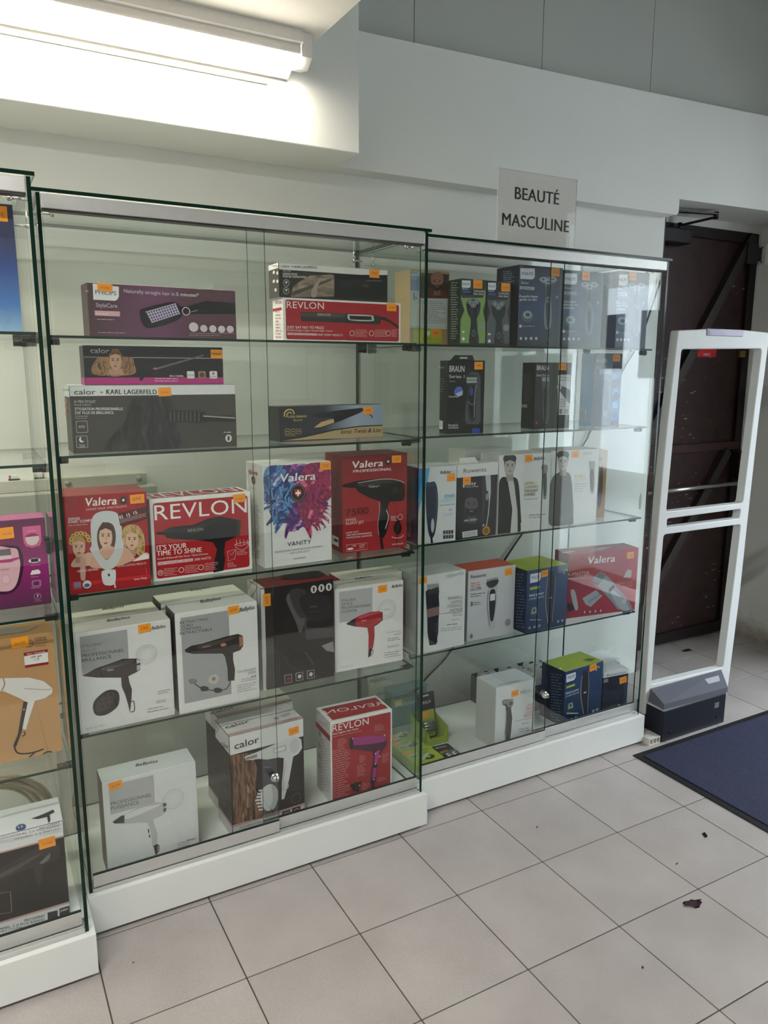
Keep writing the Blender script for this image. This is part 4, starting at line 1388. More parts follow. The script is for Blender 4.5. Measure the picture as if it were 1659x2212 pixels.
def rings(b, x, y, r, col='#c9c9c7', c=None):
    b.ring(x, y, r, r * .10, col, c=c).ring(x, y, r * .80, r * .10, '#d2d2d0', c=c).ring(x, y, r * .62, r * .08, '#d8d8d6', c=c)


BAB = dict(bold=.03, it=.28)
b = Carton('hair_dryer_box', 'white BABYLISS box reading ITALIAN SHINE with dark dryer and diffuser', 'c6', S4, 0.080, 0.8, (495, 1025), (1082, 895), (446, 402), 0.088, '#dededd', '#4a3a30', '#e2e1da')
b.cur = 'grey_panel'
b.frac(.065, .58, .54, .965, M('#a4a5a6', .35))
b.text('ITALIAN', (500, 487), (620, 470), 19, '#77787a', bold=0).text('SHINE', (502, 515), (597, 502), 19, '#8b8c8e', bold=0).text('PROFESSIONNEL', (505, 545), (768, 507), 20, '#3c3d3f', bold=0).text('BRILLANCE', (506, 573), (688, 547), 20, '#3c3d3f', bold=0)
b.cur = 'ring_logo'
rings(b, 905, 525, 66)
b.cur = 'printed_dryer'
b.poly([(513, 655), (590, 612), (640, 595), (760, 552), (840, 550), (868, 560), (866, 618), (848, 632), (792, 660), (800, 700), (815, 740), (812, 800), (803, 885), (790, 830), (772, 770), (752, 725), (748, 668), (700, 668), (600, 668), (520, 660)], '#332f2e')
b.poly([(640, 600), (760, 562), (835, 560), (780, 585), (640, 622)], '#57514f', sm=True)
b.poly([(842, 556), (868, 560), (868, 575), (845, 582)], '#c3c3c3').poly([(845, 592), (868, 590), (866, 612), (846, 628)], '#b5b5b5').line([(806, 820), (826, 815), (830, 870), (808, 880)], 5, '#2c2828', sm=True)
b.text('BaByliss', (664, 628), (702, 622), 11, '#cfcfcf')
b.cur = 'printed_diffuser'
b.poly([(576, 870), (582, 815), (640, 758), (690, 742), (728, 755), (738, 800), (722, 850), (660, 895), (600, 902)], '#2b2827', sm=True).poly([(590, 865), (600, 815), (650, 770), (700, 757), (705, 800), (670, 855), (620, 882)], '#423d3b', sm=True)
for i in range(8):
    b.ell(620 + (i % 3) * 30 + i * 2, 790 + (i // 3) * 28 - (i % 3) * 8, 6, 7, '#23201f', n=8)
b.text('BaByliss', (935, 372), (1020, 358), 20, '#55565a', **BAB)
b.text('MADE IN ITALY', (530, 990), (648, 962), 9, '#77787a', sp=1.5).micro(975, 748, 1050, 775, 2, '#a5a5a5', -.2).micro(965, 808, 1052, 830, 2, '#a5a5a5', -.2).micro(910, 855, 1055, 890, 2, '#a5a5a5', -.2)
b.text('BaByliss', (660, 325), (803, 302), 13, '#66666a', 'T', **BAB)
b.tagp(892, 363, '59€', 2).done()
G1 = b
bb = Carton('hair_dryer_box', 'white BABYLISS box standing right behind the ITALIAN SHINE box', 'c6', S4, 0.172, 0.8, (438, 1005), (1020, 890), (438, 330), 0.088, '#dededd', '#4a3a30', '#dcdbd0', h=b.h)
bb.text('BaByliss', (630, 252), (765, 234), 14, '#44444a', 'T', **BAB)
bb.done()

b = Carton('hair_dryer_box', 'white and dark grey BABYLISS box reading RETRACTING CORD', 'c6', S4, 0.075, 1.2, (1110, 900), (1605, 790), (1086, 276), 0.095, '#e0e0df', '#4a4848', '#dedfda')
b.cur = 'grey_panel'
b.frac(.065, .10, .64, .955, M('#a0a1a2', .35))
for i, (t, x1) in enumerate((('RETRACTING', 1286), ('CORD', 1193), ('CORDON', 1240), ('RETRACTABLE', 1311))):
    b.text(t, (1112, 338 + i * 22.5), (x1, 338 + i * 22.5 - (x1 - 1112) * .145), 16.5, '#403f40' if i > 1 else '#4d4b4b')
b.cur = 'printed_dryer'
b.poly([(1142, 495), (1180, 472), (1250, 458), (1390, 415), (1470, 398), (1500, 410), (1503, 470), (1485, 498), (1440, 515), (1440, 560), (1452, 620), (1448, 685), (1408, 690), (1405, 610), (1390, 540), (1375, 520), (1300, 520), (1190, 522), (1145, 510)], '#2e2928')
b.poly([(1230, 470), (1390, 428), (1460, 415), (1400, 445), (1250, 490)], '#4a4341', sm=True).poly([(1476, 415), (1500, 412), (1502, 465), (1480, 478)], '#a87058').ell(1380, 465, 18, 10, '#b9836a')
b.text('BaByliss', (1252, 486), (1300, 476), 13, '#b98d78')
b.line([(1425, 690), (1400, 735), (1340, 748), (1250, 735), (1190, 695)], 6, '#3a3636', sm=True)
for x, y in ((1345, 748), (1262, 738), (1190, 692)):
    b.poly([(x - 25, y - 10), (x, y - 18), (x + 26, y - 8), (x + 20, y + 10), (x - 15, y + 14)], '#3b3737' if x > 1200 else '#7d7a78', sm=True)
b.ell(1320, 678, 32, 30, '#b9b9b7').ell(1320, 676, 12, 12, '#a37a64')
b.text('BaByliss', (1478, 262), (1570, 244), 24, '#2c2c30', **BAB)
b.text('Cordkeeper', (1467, 640), (1582, 615), 15, '#9a9a9a', bold=-.012).text('2000', (1530, 650), (1582, 640), 18, '#9a9a9a', bold=-.012)
b.micro(1550, 655, 1585, 668, 1, '#555', -.2).micro(1490, 675, 1586, 700, 2, '#aaa', -.2).micro(1465, 712, 1586, 765, 4, '#aaa', -.2)
b.text('BaByliss', (1240, 208), (1365, 187), 17, '#2c2c30', 'T', **BAB)
b.tagp(1442, 250, '65€', 3).done()
bb = Carton('hair_dryer_box', 'second BABYLISS box tucked behind the RETRACTING CORD box', 'c6', S4, 0.175, 1.2, (1030, 880), (1530, 775), (1020, 205), 0.095, '#e0e0df', '#4a4848', '#d8d9d0', h=b.h)
bb.text('BaByliss', (1180, 136), (1300, 116), 16, '#3c3c40', 'T', **BAB)
bb.done()

b = Carton('hair_dryer_box', 'black KARL LAGERFELD dryer box with white spine and red top', 'c4', S4, 0.113, 0.8, (245, 1995), (803, 1877), (224, 1200), 0.105, M('#1f1b1b', .3), '#dddcd8', '#8f1c24')
b.cur = 'white_spine'
b.frac(0, 0, .055, 1, '#dcdbd8')
b.cur = 'printed_dryer'
b.poly([(425, 1290), (445, 1225), (500, 1190), (580, 1215), (570, 1300), (600, 1420), (540, 1545), (525, 1520), (500, 1450)], '#3a3637', sm=True)
b.poly([(430, 1290), (450, 1235), (470, 1310), (530, 1420), (575, 1430), (535, 1540), (500, 1455)], '#5c5858', sm=True)
b.poly([(560, 1430), (590, 1500), (800, 1500), (800, 1570), (580, 1595)], '#454344')
b.poly([(540, 1250), (740, 1260), (780, 1400), (640, 1450), (560, 1380)], '#2a2627', sm=True)
b.line([(610, 1340), (660, 1330), (665, 1345)], 4, '#8a6a5c').line([(600, 1380), (700, 1370)], 3, '#4e4a4a')
b.poly([(270, 1660), (300, 1625), (420, 1720), (480, 1810), (560, 1830), (800, 1720), (800, 1860), (270, 1980)], '#262122', sm=False)
b.line([(300, 1650), (400, 1720), (470, 1810), (600, 1840)], 6, '#3c3536', sm=True).line([(570, 1690), (610, 1740), (640, 1790)], 10, '#4a4546', sm=True).poly([(700, 1640), (790, 1605), (800, 1690), (740, 1680)], '#8c8a8a')
b.text('calor × ', (256, 1978), (250, 1830), 22, '#2b2b2d').text('KARL LAGERFELD', (252, 1845), (246, 1607), 18, '#1c1c1e', bold=.03)
b.text('K/ PRO STYLIST', (312, 1960), (306, 1835), 14, '#c9c6c2').text('STYLISATION PROFESSIONNELLE', (354, 1950), (346, 1662), 13, WHT, bold=.03).text("43%* PLUS DE BRILLANCE", (378, 1945), (370, 1720), 13, WHT, bold=.03)
b.cur = 'icons'
for x, y in ((443, 1900), (530, 1882), (618, 1865)):
    b.line([(x - 30, y - 28), (x + 24, y - 38), (x + 27, y + 22), (x - 27, y + 32), (x - 30, y - 28)], 4, '#bdbab6')
    b.ell(x, y - 3, 14, 16, '#cfccc8' if x > 500 else '#8a2a30')
for x, y in ((640, 1200), (699, 1190), (757, 1182)):
    b.ell(x, y, 24, 30, '#cfcfcd')
    b.poly([(x - 8, y - 16), (x + 8, y - 16), (x + 6, y + 18), (x - 6, y + 18)], '#2a2626')
b.text('ACCESSOIRES', (598, 1245), (594, 1170), 9, '#b9b6b2')
b.text('KARL LAGERFELD', (140, 1132), (200, 1172), 12, '#555', 'L')
b.cur = 'printed_top'
b.poly([(385, 1100), (470, 1075), (640, 1060), (720, 1080), (690, 1105), (560, 1120), (420, 1125)], '#241c1d', 'T', sm=True)
b.frac(0, .0, .06, 1, '#dcdbd8', 'T')
b.tagp(250, 1287, '65€', 90, w=.036, h=.022).done()

b = Carton('hair_dryer_box', 'white BABYLISS box with red sides and red dryer, ITALIAN STYLE', 'c4', S4, 0.135, -2, (808, 1850), (1335, 1757), (805, 1203), 0.088, '#e2e1de', '#8e1c24', '#dedcd2', '#8e1c24')
b.cur = 'grey_panel'
b.frac(.065, .60, .54, .965, M('#b4b5b5', .35))
for i, (t, x1, k) in enumerate((('ITALIAN', 964, .9), ('STYLE', 945, .8), ('PROFESSIONNEL', 1090, .6), ('COIFFER', 978, .6))):
    b.text(t, (857, 1300 + i * 29), (x1, 1300 + i * 29 - (x1 - 857) * .11), 20, '#5a5a5c', bold=0)
b.cur = 'ring_logo'
rings(b, 1210, 1358, 72)
b.text('130m/s', (1185, 1368), (1238, 1362), 15, '#b0b0ae', part='small_print')
b.cur = 'printed_dryer'
b.poly([(895, 1468), (950, 1432), (1000, 1405), (1080, 1378), (1150, 1370), (1176, 1385), (1178, 1440), (1150, 1465), (1112, 1492), (1115, 1560), (1105, 1640), (1085, 1700), (1066, 1660), (1068, 1560), (1058, 1500), (960, 1490), (900, 1475)], '#a41c28')
b.poly([(895, 1468), (965, 1425), (968, 1490), (905, 1477)], '#2b2526').poly([(1000, 1410), (1100, 1382), (1160, 1380), (1080, 1405), (1000, 1430)], '#c24a54', sm=True).line([(1172, 1375), (1176, 1445)], 7, '#4a1a1e')
b.poly([(1068, 1668), (1095, 1662), (1082, 1720), (1064, 1732), (1066, 1690)], '#2a2223').line([(1090, 1665), (1104, 1690), (1080, 1720)], 4, '#2a2223', sm=True)
b.text('BaByliss', (1015, 1452), (1052, 1445), 10, '#e3c9c9')
b.text('BaByliss', (1247, 1190), (1332, 1176), 22, '#3a3a3e', **BAB).text('BaByliss', (970, 1126), (1095, 1106), 14, '#333', 'T', **BAB)
b.text('Pro Intense', (1208, 1545), (1322, 1525), 14, '#a8a8a6', bold=-.012).text('2400', (1262, 1562), (1320, 1552), 18, '#a8a8a6', bold=-.012).text('MADE IN ITALY', (846, 1815), (948, 1793), 9, '#888', sp=1.4)
b.micro(1215, 1580, 1320, 1610, 2, '#8a8a88', -.15).micro(1215, 1640, 1320, 1660, 2, '#8a8a88', -.15).micro(1190, 1690, 1320, 1740, 3, '#a0a09e', -.15)
b.tagp(1176, 1197, '79,90€', 2).done()
bb = Carton('hair_dryer_box', 'white BABYLISS box hidden behind the red dryer box', 'c4', S4, 0.228, -2, (850, 1790), (1325, 1708), (850, 1150), 0.088, '#e2e1de', '#8e1c24', '#d6d4ca', '#8e1c24', h=b.h)
bb.done()

# ---------------------------------------------------------------- bottom of the dryer showcase
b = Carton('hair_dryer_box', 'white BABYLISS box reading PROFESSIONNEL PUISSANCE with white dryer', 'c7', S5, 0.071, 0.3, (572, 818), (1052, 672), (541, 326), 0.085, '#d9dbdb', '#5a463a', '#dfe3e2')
b.cur = 'grey_panel'
b.frac(.065, .66, .535, .965, M('#b2b3b3', .35))
b.text('PROFESSIONNEL', (584, 440), (800, 390), 18, '#55565a', bold=0).text('PUISSANCE', (585, 464), (732, 430), 18, '#55565a', bold=0)
b.cur = 'ring_logo'
rings(b, 912, 405, 58)
b.cur = 'printed_dryer'
b.poly([(592, 525), (650, 490), (740, 440), (820, 422), (872, 425), (876, 470), (850, 492), (808, 510), (815, 545), (830, 590), (825, 650), (805, 655), (795, 580), (778, 530), (740, 528), (650, 535), (600, 532)], '#b9babb')
b.poly([(660, 488), (750, 450), (850, 432), (770, 470), (670, 510)], '#d8d9da', sm=True).poly([(592, 525), (640, 492), (656, 490), (655, 530), (605, 534)], '#3a3838', sm=False).poly([(858, 428), (876, 425), (876, 440), (860, 446)], '#5a5a5a').poly([(860, 455), (876, 450), (874, 468), (862, 474)], '#5a5a5a')
b.poly([(808, 650), (832, 640), (830, 690), (820, 700)], '#2a2828').line([(826, 645), (838, 650), (836, 680), (822, 695)], 4, '#2a2828').line([(780, 562), (785, 582)], 5, '#333').line([(786, 592), (790, 608)], 5, '#333')
b.text('BaByliss', (714, 235), (830, 212), 13, '#5a6064', 'T', **BAB).text('MADE IN ITALY', (602, 800), (696, 772), 8, '#888', sp=1.5)
b.micro(985, 615, 1028, 625, 1, '#888', -.2).micro(935, 632, 1028, 690, 5, '#aaa', -.25)
b.tagp(608, 332, '42,99', 6, w=.033).done()

b = Carton('hair_dryer_box', 'black CALOR box with white lid band, pale dryer and diffuser, at front', 'c8', S5, 0.076, 2, (265, 1185), (762, 1010), (243, 482), 0.12, M('#1e1a19', .3), M('#282320', .35), '#dededc')
hC = b.h
b.cur = 'white_band'
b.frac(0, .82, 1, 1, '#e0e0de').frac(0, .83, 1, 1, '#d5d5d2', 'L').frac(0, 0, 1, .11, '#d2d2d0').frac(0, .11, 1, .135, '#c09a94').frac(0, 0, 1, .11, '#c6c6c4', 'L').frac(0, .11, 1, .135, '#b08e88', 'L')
b.cur = 'printed_hair'
b.poly([(245, 610), (400, 590), (430, 700), (420, 850), (480, 900), (470, 1040), (270, 1085), (262, 800)], STREAK(('#241812', '#4a3222', '#8a6248', '#30201a', '#b08a6a'), (80, 4, 7), .35, 1.6))
b.cur = 'printed_dryer'
b.poly([(345, 620), (400, 600), (520, 550), (600, 510), (690, 476), (735, 500), (742, 560), (715, 600), (680, 620), (655, 760), (640, 830), (618, 910), (600, 915), (602, 800), (612, 700), (615, 630), (580, 625), (500, 640), (440, 635), (400, 642), (350, 645)], '#d7d8d8')
b.poly([(350, 628), (430, 600), (432, 625), (350, 645)], '#8a8a8a').poly([(540, 565), (630, 535), (635, 575), (545, 600)], '#b4b5b6').poly([(550, 570), (622, 548), (624, 570), (552, 592)], '#e4e4e4').line([(630, 650), (615, 760), (612, 860)], 5, '#a9aaab')
b.ell(690, 545, 34, 50, '#c6c7c8')
b.line([(640, 790), (645, 830), (615, 850)], 5, '#d0d0d0', sm=True)
b.cur = 'printed_diffuser'
b.poly([(470, 840), (520, 808), (560, 830), (580, 880), (560, 950), (520, 990), (480, 980), (455, 900)], '#cfd0d1', sm=True).poly([(530, 815), (575, 860), (560, 960), (520, 985), (540, 900)], '#aeb0b2', sm=True)
for i in range(7):
    y = 850 + i * 22
    b.line([(470, y), (418 + abs(i - 3) * 8, y + 4)], 11, '#dcdddd')
b.cur = 'blue_patch'
b.rect(465, 665, 555, 790, '#20263c', r=.004)
b.micro(480, 685, 540, 700, 2, '#8a93b0')
b.text('calor', (276, 570), (445, 520), 46, '#232325', bold=.01).text('POWERLINE', (484, 1042), (578, 1015), 18, '#2a2a2c', bold=.02, part='small_print')
b.text('calor', (188, 545), (240, 572), 36, '#55555a', 'L').text('calor', (218, 430), (383, 385), 20, '#2c2c30', 'T', bold=.01)
b.micro(310, 1100, 580, 1135, 2, '#888', -.28)
b.cur = 'icons'
b.rect(603, 1000, 660, 1045, '#1c1c20').rect(672, 975, 730, 1020, '#1c1c20').ring(703, 995, 18, 3, WHT)
b.text('2400W', (612, 1018), (655, 1003), 11, WHT).ring(700, 905, 34, 3, '#6a6664')
for y in (640, 740, 840, 945):
    b.ell(212, y, 9, 16, '#5a5450', 'L', 10)
b.frac(0, .02, 1, .12, '#c9a49e', 'T').text('POWERLINE', (620, 383), (712, 360), 9, '#333', 'T')
b.rect(325, 458, 362, 470, '#222', 'T') if False else None
b.ell(565, 358, 16, 8, '#7aa0a0', 'T').poly([(590, 340), (650, 318), (662, 330), (610, 350)], '#b9bcbe', 'T')
b.tagp(683, 441, '34,99', 5).done()
bb = Carton('hair_dryer_box', 'second black CALOR box standing half behind the front CALOR box', 'c8', S5, 0.205, 2, (190, 1058), (690, 890), (160, 390), 0.12, M('#1e1a19', .3), M('#282320', .35), '#cfcfc8', h=hC)
bb.cur = 'white_band'
bb.frac(0, .83, 1, 1, '#d5d5d2', 'L').frac(0, 0, 1, .11, '#c6c6c4', 'L').frac(0, .11, 1, .135, '#b08e88', 'L').frac(0, .82, 1, 1, '#e0e0de')
bb.text('calor', (86, 425), (150, 460), 36, '#55555a', 'L').text('calor', (118, 330), (285, 285), 20, '#3c3c40', 'T', bold=.01)
bb.cur = 'top_stripe'
bb.frac(0, .02, 1, .12, '#b89a90', 'T')
bb.done()

b = Carton('hair_dryer_box', 'upright red REVLON box with magenta dryer, Frizz Fighter', 'c8', S5, 0.100, -2, (942, 950), (1360, 840), (938, 386), 0.115, WHT, '#dad9d6', WHT)
b.cur = 'red_panel'
b.frac(.025, .02, .975, .97, '#a01b22', r=.004).frac(.06, .10, .96, .86, '#a81c24', 'T', r=.004).frac(0, .77, 1, .84, '#a01b22', 'L')
b.text('REVLON', (950, 450), (1200, 395), 46, WHT, sp=1.02).text('Frizz Fighter Hair Dryer', (950, 472), (1133, 430), 13, WHT, bold=.02)
b.text('REVLON', (1310, 262), (905, 330), 24, WHT, 'T')
b.text('REVLON', (858, 385), (915, 415), 18, '#b0888a', 'L')
b.cur = 'printed_dryer'
b.poly([(1066, 540), (1085, 488), (1150, 482), (1290, 470), (1322, 485), (1325, 540), (1300, 575), (1282, 600), (1262, 680), (1252, 760), (1240, 850), (1228, 868), (1210, 780), (1222, 690), (1232, 620), (1225, 585), (1110, 572), (1075, 568)], '#4a1836')
b.poly([(1085, 492), (1290, 474), (1318, 490), (1290, 520), (1100, 540)], '#9c2a78', sm=True).ell(1080, 528, 15, 42, '#1c1218').poly([(1245, 590), (1278, 570), (1262, 670), (1238, 670)], '#b02c86').poly([(1232, 700), (1255, 696), (1248, 760), (1225, 770)], '#b02c86').poly([(1212, 790), (1240, 778), (1232, 865), (1224, 860)], '#1c1014').poly([(1228, 672), (1258, 668), (1254, 692), (1226, 698)], '#201418')
b.poly([(1072, 815), (1110, 798), (1152, 790), (1140, 825), (1135, 860), (1090, 862), (1086, 840)], '#1a1214', sm=False)
for x, y in ((1090, 495), (1310, 472), (1247, 600), (1275, 618), (1247, 670), (1235, 776), (1137, 818)):
    b.ell(x, y, 4, 5, '#f0e0e0', n=8)
for q in ((950, 575, 1070, 912, 22, .0), (1135, 610, 1180, 665, 5, 0), (1120, 680, 1180, 760, 7, 0), (1240, 400, 1305, 450, 6, 0), (1295, 600, 1338, 665, 6, 0), (985, 500, 1045, 565, 6, 0), (1155, 800, 1205, 870, 6, 0), (1262, 765, 1325, 795, 3, 0), (950, 478, 1150, 492, 1, -.22)):
    b.micro(*q[:5], '#c98a8c', q[5] or -.24, th=.32)
for y in (462, 545, 615, 680):
    b.ell(865, y, 9, 22, '#a8a6a4', 'L', 12)
b.micro(865, 490, 925, 860, 18, '#bcbab8', .1, 'L')
b.done()

# ================================================================ shaver showcase, top shelf
KRAFT = M('#b59468', .7, noise=.08, scale=120)
NAVY = GR((0, '#081226'), (.5, '#10305f'), (1, '#0c1d3a'), rough=.4)


def shield(b, x0, y0, x1, y1, c=None):
    dx, dy = x1 - x0, y1 - y0
    b.cur = 'logo'
    b.poly([(x0, y0), (x1, y0 + dy * .03), (x1, y0 + dy * .75), (x1 - dx * .07, y0 + dy * .92), (x1 - dx * .2, y1), (x0, y1 - dy * .05)], '#dde1e4', c=c)
    b.text('PHILIPS', (x0 + dx * .1, y0 + dy * .62), (x1 - dx * .1, y0 + dy * .64), dy * .27, '#2a5a96', bold=.02, c=c, part='small_print' if dy < 50 else None)
    b.cur = 'picture'


b = Carton('shaver_box', 'kraft trimmer carton with photo of a bearded man and printed sheet', 'c3', S1, 0.255, -1, (120, 592), (343, 594), (118, 163), 0.10, KRAFT, KRAFT, KRAFT)
b.cur = 'blue_strip'
b.rect(120, 172, 177, 362, '#c9d2dc').rect(122, 205, 175, 290, '#6f93c4')
b.text('PHILIPS', (127, 190), (170, 191), 13, '#2a5a96', bold=.02).text('Visage', (127, 222), (165, 223), 13, WHT)
b.line([(143, 300), (146, 345)], 7, '#222').line([(157, 325), (157, 345)], 7, '#333')
b.cur = 'printed_portrait'
b.rect(178, 184, 345, 332, '#3a1c1a')
b.poly([(190, 332), (215, 285), (255, 270), (310, 290), (338, 332)], '#5c2f2a', sm=True)
b.face(278, 238, 82, 92, '#a87258', '#9a6850', beard=True, dark='#2b1a15')
b.cur = 'paper_sheet'
b.poly([(123, 350), (180, 332), (338, 335), (335, 512), (122, 505)], '#cfd6d6')
b.micro(190, 345, 325, 480, 12, '#8d9496')
b.cur = 'green_label'
b.rect(141, 510, 304, 592, '#a9c22a').ell(228, 535, 9, 14, WHT)
b.micro(190, 562, 250, 572, 1, '#5a6a1a')
b.tagp(272, 534, '34€', 2, w=.033, h=.026).done()


def shaver2(label, x0, y0, x1, y1, sx, col, yL, tagt, tx, ty):
    b = Carton('shaver_box', label, 'c3', S1, yL, 0, (x0, y1), (x1, y1 + 3), (x0, y0), 0.07, '#26302a' if 'green' in label else '#25282b', '#14201a' if 'green' in label else '#141618', '#1c211e')
    w = x1 - x0
    X = lambda t: x0 + w * t
    b.cur = 'hourglass'
    b.poly([(X(.10), 330 + y0 - 217), (X(.9), 330 + y0 - 217), (X(1), y0 + 60), (X(1), y0 + 130), (X(.9), y0 + 190), (X(1), y0 + 260), (X(1), y1), (X(0), y1), (X(0), y0 + 240), (X(.18), y0 + 185), (X(0), y0 + 120), (X(0), y0 + 100)], col)
    b.poly([(X(.45), y0 + 65), (X(.78), y0 + 70), (X(.6), y0 + 118)], '#1a1f1c')
    shield(b, X(.08), y0 + 12, X(.42), y0 + 56)
    b.cur = 'blue_label'
    b.rect(X(.1), y0 + 70, X(.4), y0 + 86, '#2456b0')
    b.text('Shaver', (X(.1), y0 + 66), (X(.32), y0 + 66), 9)
    b.text('Comfortable,', (X(.53), y0 + 79), (X(1) - 4, y0 + 82), 13).text('clean shave', (X(.53), y0 + 95), (X(.92), y0 + 97), 13)
    b.cur = 'printed_shaver'
    c = X(.52)
    b.poly([(c - 40, y0 + 150), (c - 28, y0 + 125), (c, y0 + 120), (c + 28, y0 + 125), (c + 42, y0 + 150), (c + 36, y0 + 200), (c + 20, y0 + 240), (c + 26, y0 + 300), (c + 30, y1), (c - 22, y1), (c - 18, y0 + 300), (c - 14, y0 + 240), (c - 32, y0 + 200)], '#1b2027', sm=True)
    for dx, dy in ((-18, 136), (18, 136), (0, 155)):
        b.ell(c + dx, y0 + dy, 17, 15, '#8c949c').ell(c + dx, y0 + dy, 12, 10, '#4b525a').ell(c + dx, y0 + dy, 6, 5, '#b9c0c6')
    b.ell(c + 2, y0 + 318, 11, 20, '#6d747c').ell(c + 2, y0 + 318, 7, 15, '#20252b').line([(c + 24, y0 + 240), (c + 22, y1 - 6)], 4, '#59616a')
    b.cur = 'icons'
    b.ell(X(.85), y0 + 272, 17, 20, '#8f978f').ell(X(.13), y0 + 310, 8, 6, WHT).ell(X(.13), y0 + 350, 8, 10, WHT)
    b.micro(x0 - 50, y0 + 20, x0 - 8, y1 - 20, 24, '#6d7a70', .0, 'L', th=.4)
    b.cur = 'picture'
    b.tagp(tx, ty, tagt, 1, w=.034, h=.026).done()


shaver2('black and green PHILIPS shaver carton', 410, 217, 558, 592, 345, GR((0, '#3d5a30'), (1, '#9cc06a')) if False else '#7fa256', 0.165, '44,99€', 513, 250)
shaver2('black and grey PHILIPS shaver carton', 562, 230, 697, 595, 555, '#565b60', 0.165, '49,99', 674, 270)


def shaver5(label, x0, y0, x1, y1, txt, yL, tx, ty, dep=.10, slim=False):
    b = Carton('shaver_box', label, 'c3', S1, yL, 0, (x0, y1), (x1, y1 + 2), (x0, y0), dep, NAVY, '#0c1628', '#101c30')
    w = x1 - x0
    X = lambda t: x0 + w * t
    shield(b, X(.07), y0 + 22, X(.41) if not slim else X(.42), y0 + 88)
    b.text('Shaver', (X(.09), y0 + 113), (X(.27), y0 + 115), 15, '#c9d2dc')
    b.cur = 'series_label'
    b.rect(X(.06), y0 + 126, X(.40), y0 + 150, '#aab3ba' if not slim else '#c3c9ce')
    b.text(txt[0], (X(.09), y0 + 144), (X(.33), y0 + 145), 13, '#2a3440')
    for i, t in enumerate(txt[1:]):
        b.text(t, (X(.05), y0 + 192 + i * 18), (X(.05) + w * .029 * len(t), y0 + 193 + i * 18), 15, '#e3e8ec', bold=.02 if i == 0 else .008, part='small_print')
    b.cur = 'printed_shaver'
    c, yy = X(.72), y0 + 75
    b.poly([(c - 52, yy + 10), (c - 25, yy - 2), (c, yy), (c + 28, yy - 4), (c + 55, yy + 14), (c + 38, yy + 34), (c + 18, yy + 44), (c + 16, yy + 120), (c + 22, yy + 200), (c + 14, yy + 290), (c - 18, yy + 290), (c - 22, yy + 190), (c - 14, yy + 110), (c - 16, yy + 44), (c - 36, yy + 32)], '#7d8791', sm=True)
    b.poly([(c - 8, yy + 50), (c + 8, yy + 50), (c + 12, yy + 160), (c + 6, yy + 280), (c - 8, yy + 280), (c - 12, yy + 160)], '#2a323c', sm=True)
    for dx, dy in ((-28, 12), (28, 12), (0, 26)):
        b.ell(c + dx, yy + dy, 17, 13, '#c6ced5').ell(c + dx, yy + dy, 11, 8, '#59636d')
    b.ell(c, yy + 130, 9, 16, '#aab4bd').ell(c, yy + 130, 6, 12, '#222a33')
    b.cur = 'printed_head'
    b.ell(X(.24), y0 + 300, 34, 36, '#46606e').ell(X(.24), y0 + 292, 25, 22, '#9fb0b8').ell(X(.24), y0 + 292, 14, 12, '#3a4a58')
    b.cur = 'icons'
    for i in range(4):
        b.ell(X(.08 + .12 * i), y1 - 36, 7, 9, '#c9d2da')
    b.ell(X(.07), y0 + 358, 8, 9, '#c9d2da')
    b.micro(X(.12), y0 + 352, X(.4), y0 + 364, 1, '#9fb0c0')
    b.ell(X(.93), y0 + 190, 8, 9, '#8a97a6')
    b.micro(x0 - 80, y0 + 38, x0 - 14, y0 + 110, 6, '#74839a', -.1, 'L', th=.35)
    b.cur = 'picture'
    b.tagp(tx, ty, '89,99', 0, w=.034, h=.027)
    b.done()


shaver5('tall navy shaver carton reading Powerful shave, gentle on skin', 742, 136, 988, 601, ('5000 Series', 'Powerful shave,', 'gentle on skin'), 0.155, 962, 173, .12)
shaver5('navy PHILIPS shaver carton reading Close shave, between two other navy cartons', 994, 166, 1222, 604, ('6000 Series', 'Close shave,', 'advanced skin', 'protection'), 0.155, 1137, 197, .085)
shaver5('narrow navy PHILIPS 7000 shaver carton at the showcase end', 1306, 172, 1482, 608, ('7000 Series', 'Close shave,', 'advanced skin', 'protection'), 0.140, 1408, 205, .10, True)

# second shelf: three black cartons


def braun(b, x0, y0, w, sub, sp=None):
    b.text('BRAUN', (x0, y0), (x0 + w, y0 + 1), w * .40, '#e8e9e8', bold=.012)
    b.text(sub, (x0 - 2, y0 + 36), (x0 + w, y0 + 37), 18 if w > 75 else 14, '#dcdddc', part='small_print')


def trimmer(b, c, yt, yb, hw, body='#6f767c', dark='#23272b', c_=None):
    b.poly([(c - hw, yt + .08 * (yb - yt)), (c - .7 * hw, yt), (c + .7 * hw, yt), (c + hw, yt + .08 * (yb - yt)), (c + .75 * hw, yt + .3 * (yb - yt)), (c + .8 * hw, yt + .6 * (yb - yt)), (c + .55 * hw, yb), (c - .45 * hw, yb), (c - .7 * hw, yt + .6 * (yb - yt)), (c - .7 * hw, yt + .3 * (yb - yt))], body, sm=True)
    b.poly([(c - .45 * hw, yt + .28 * (yb - yt)), (c + .45 * hw, yt + .28 * (yb - yt)), (c + .5 * hw, yt + .6 * (yb - yt)), (c + .25 * hw, yt + .92 * (yb - yt)), (c - .2 * hw, yt + .92 * (yb - yt)), (c - .45 * hw, yt + .6 * (yb - yt))], dark, sm=True)


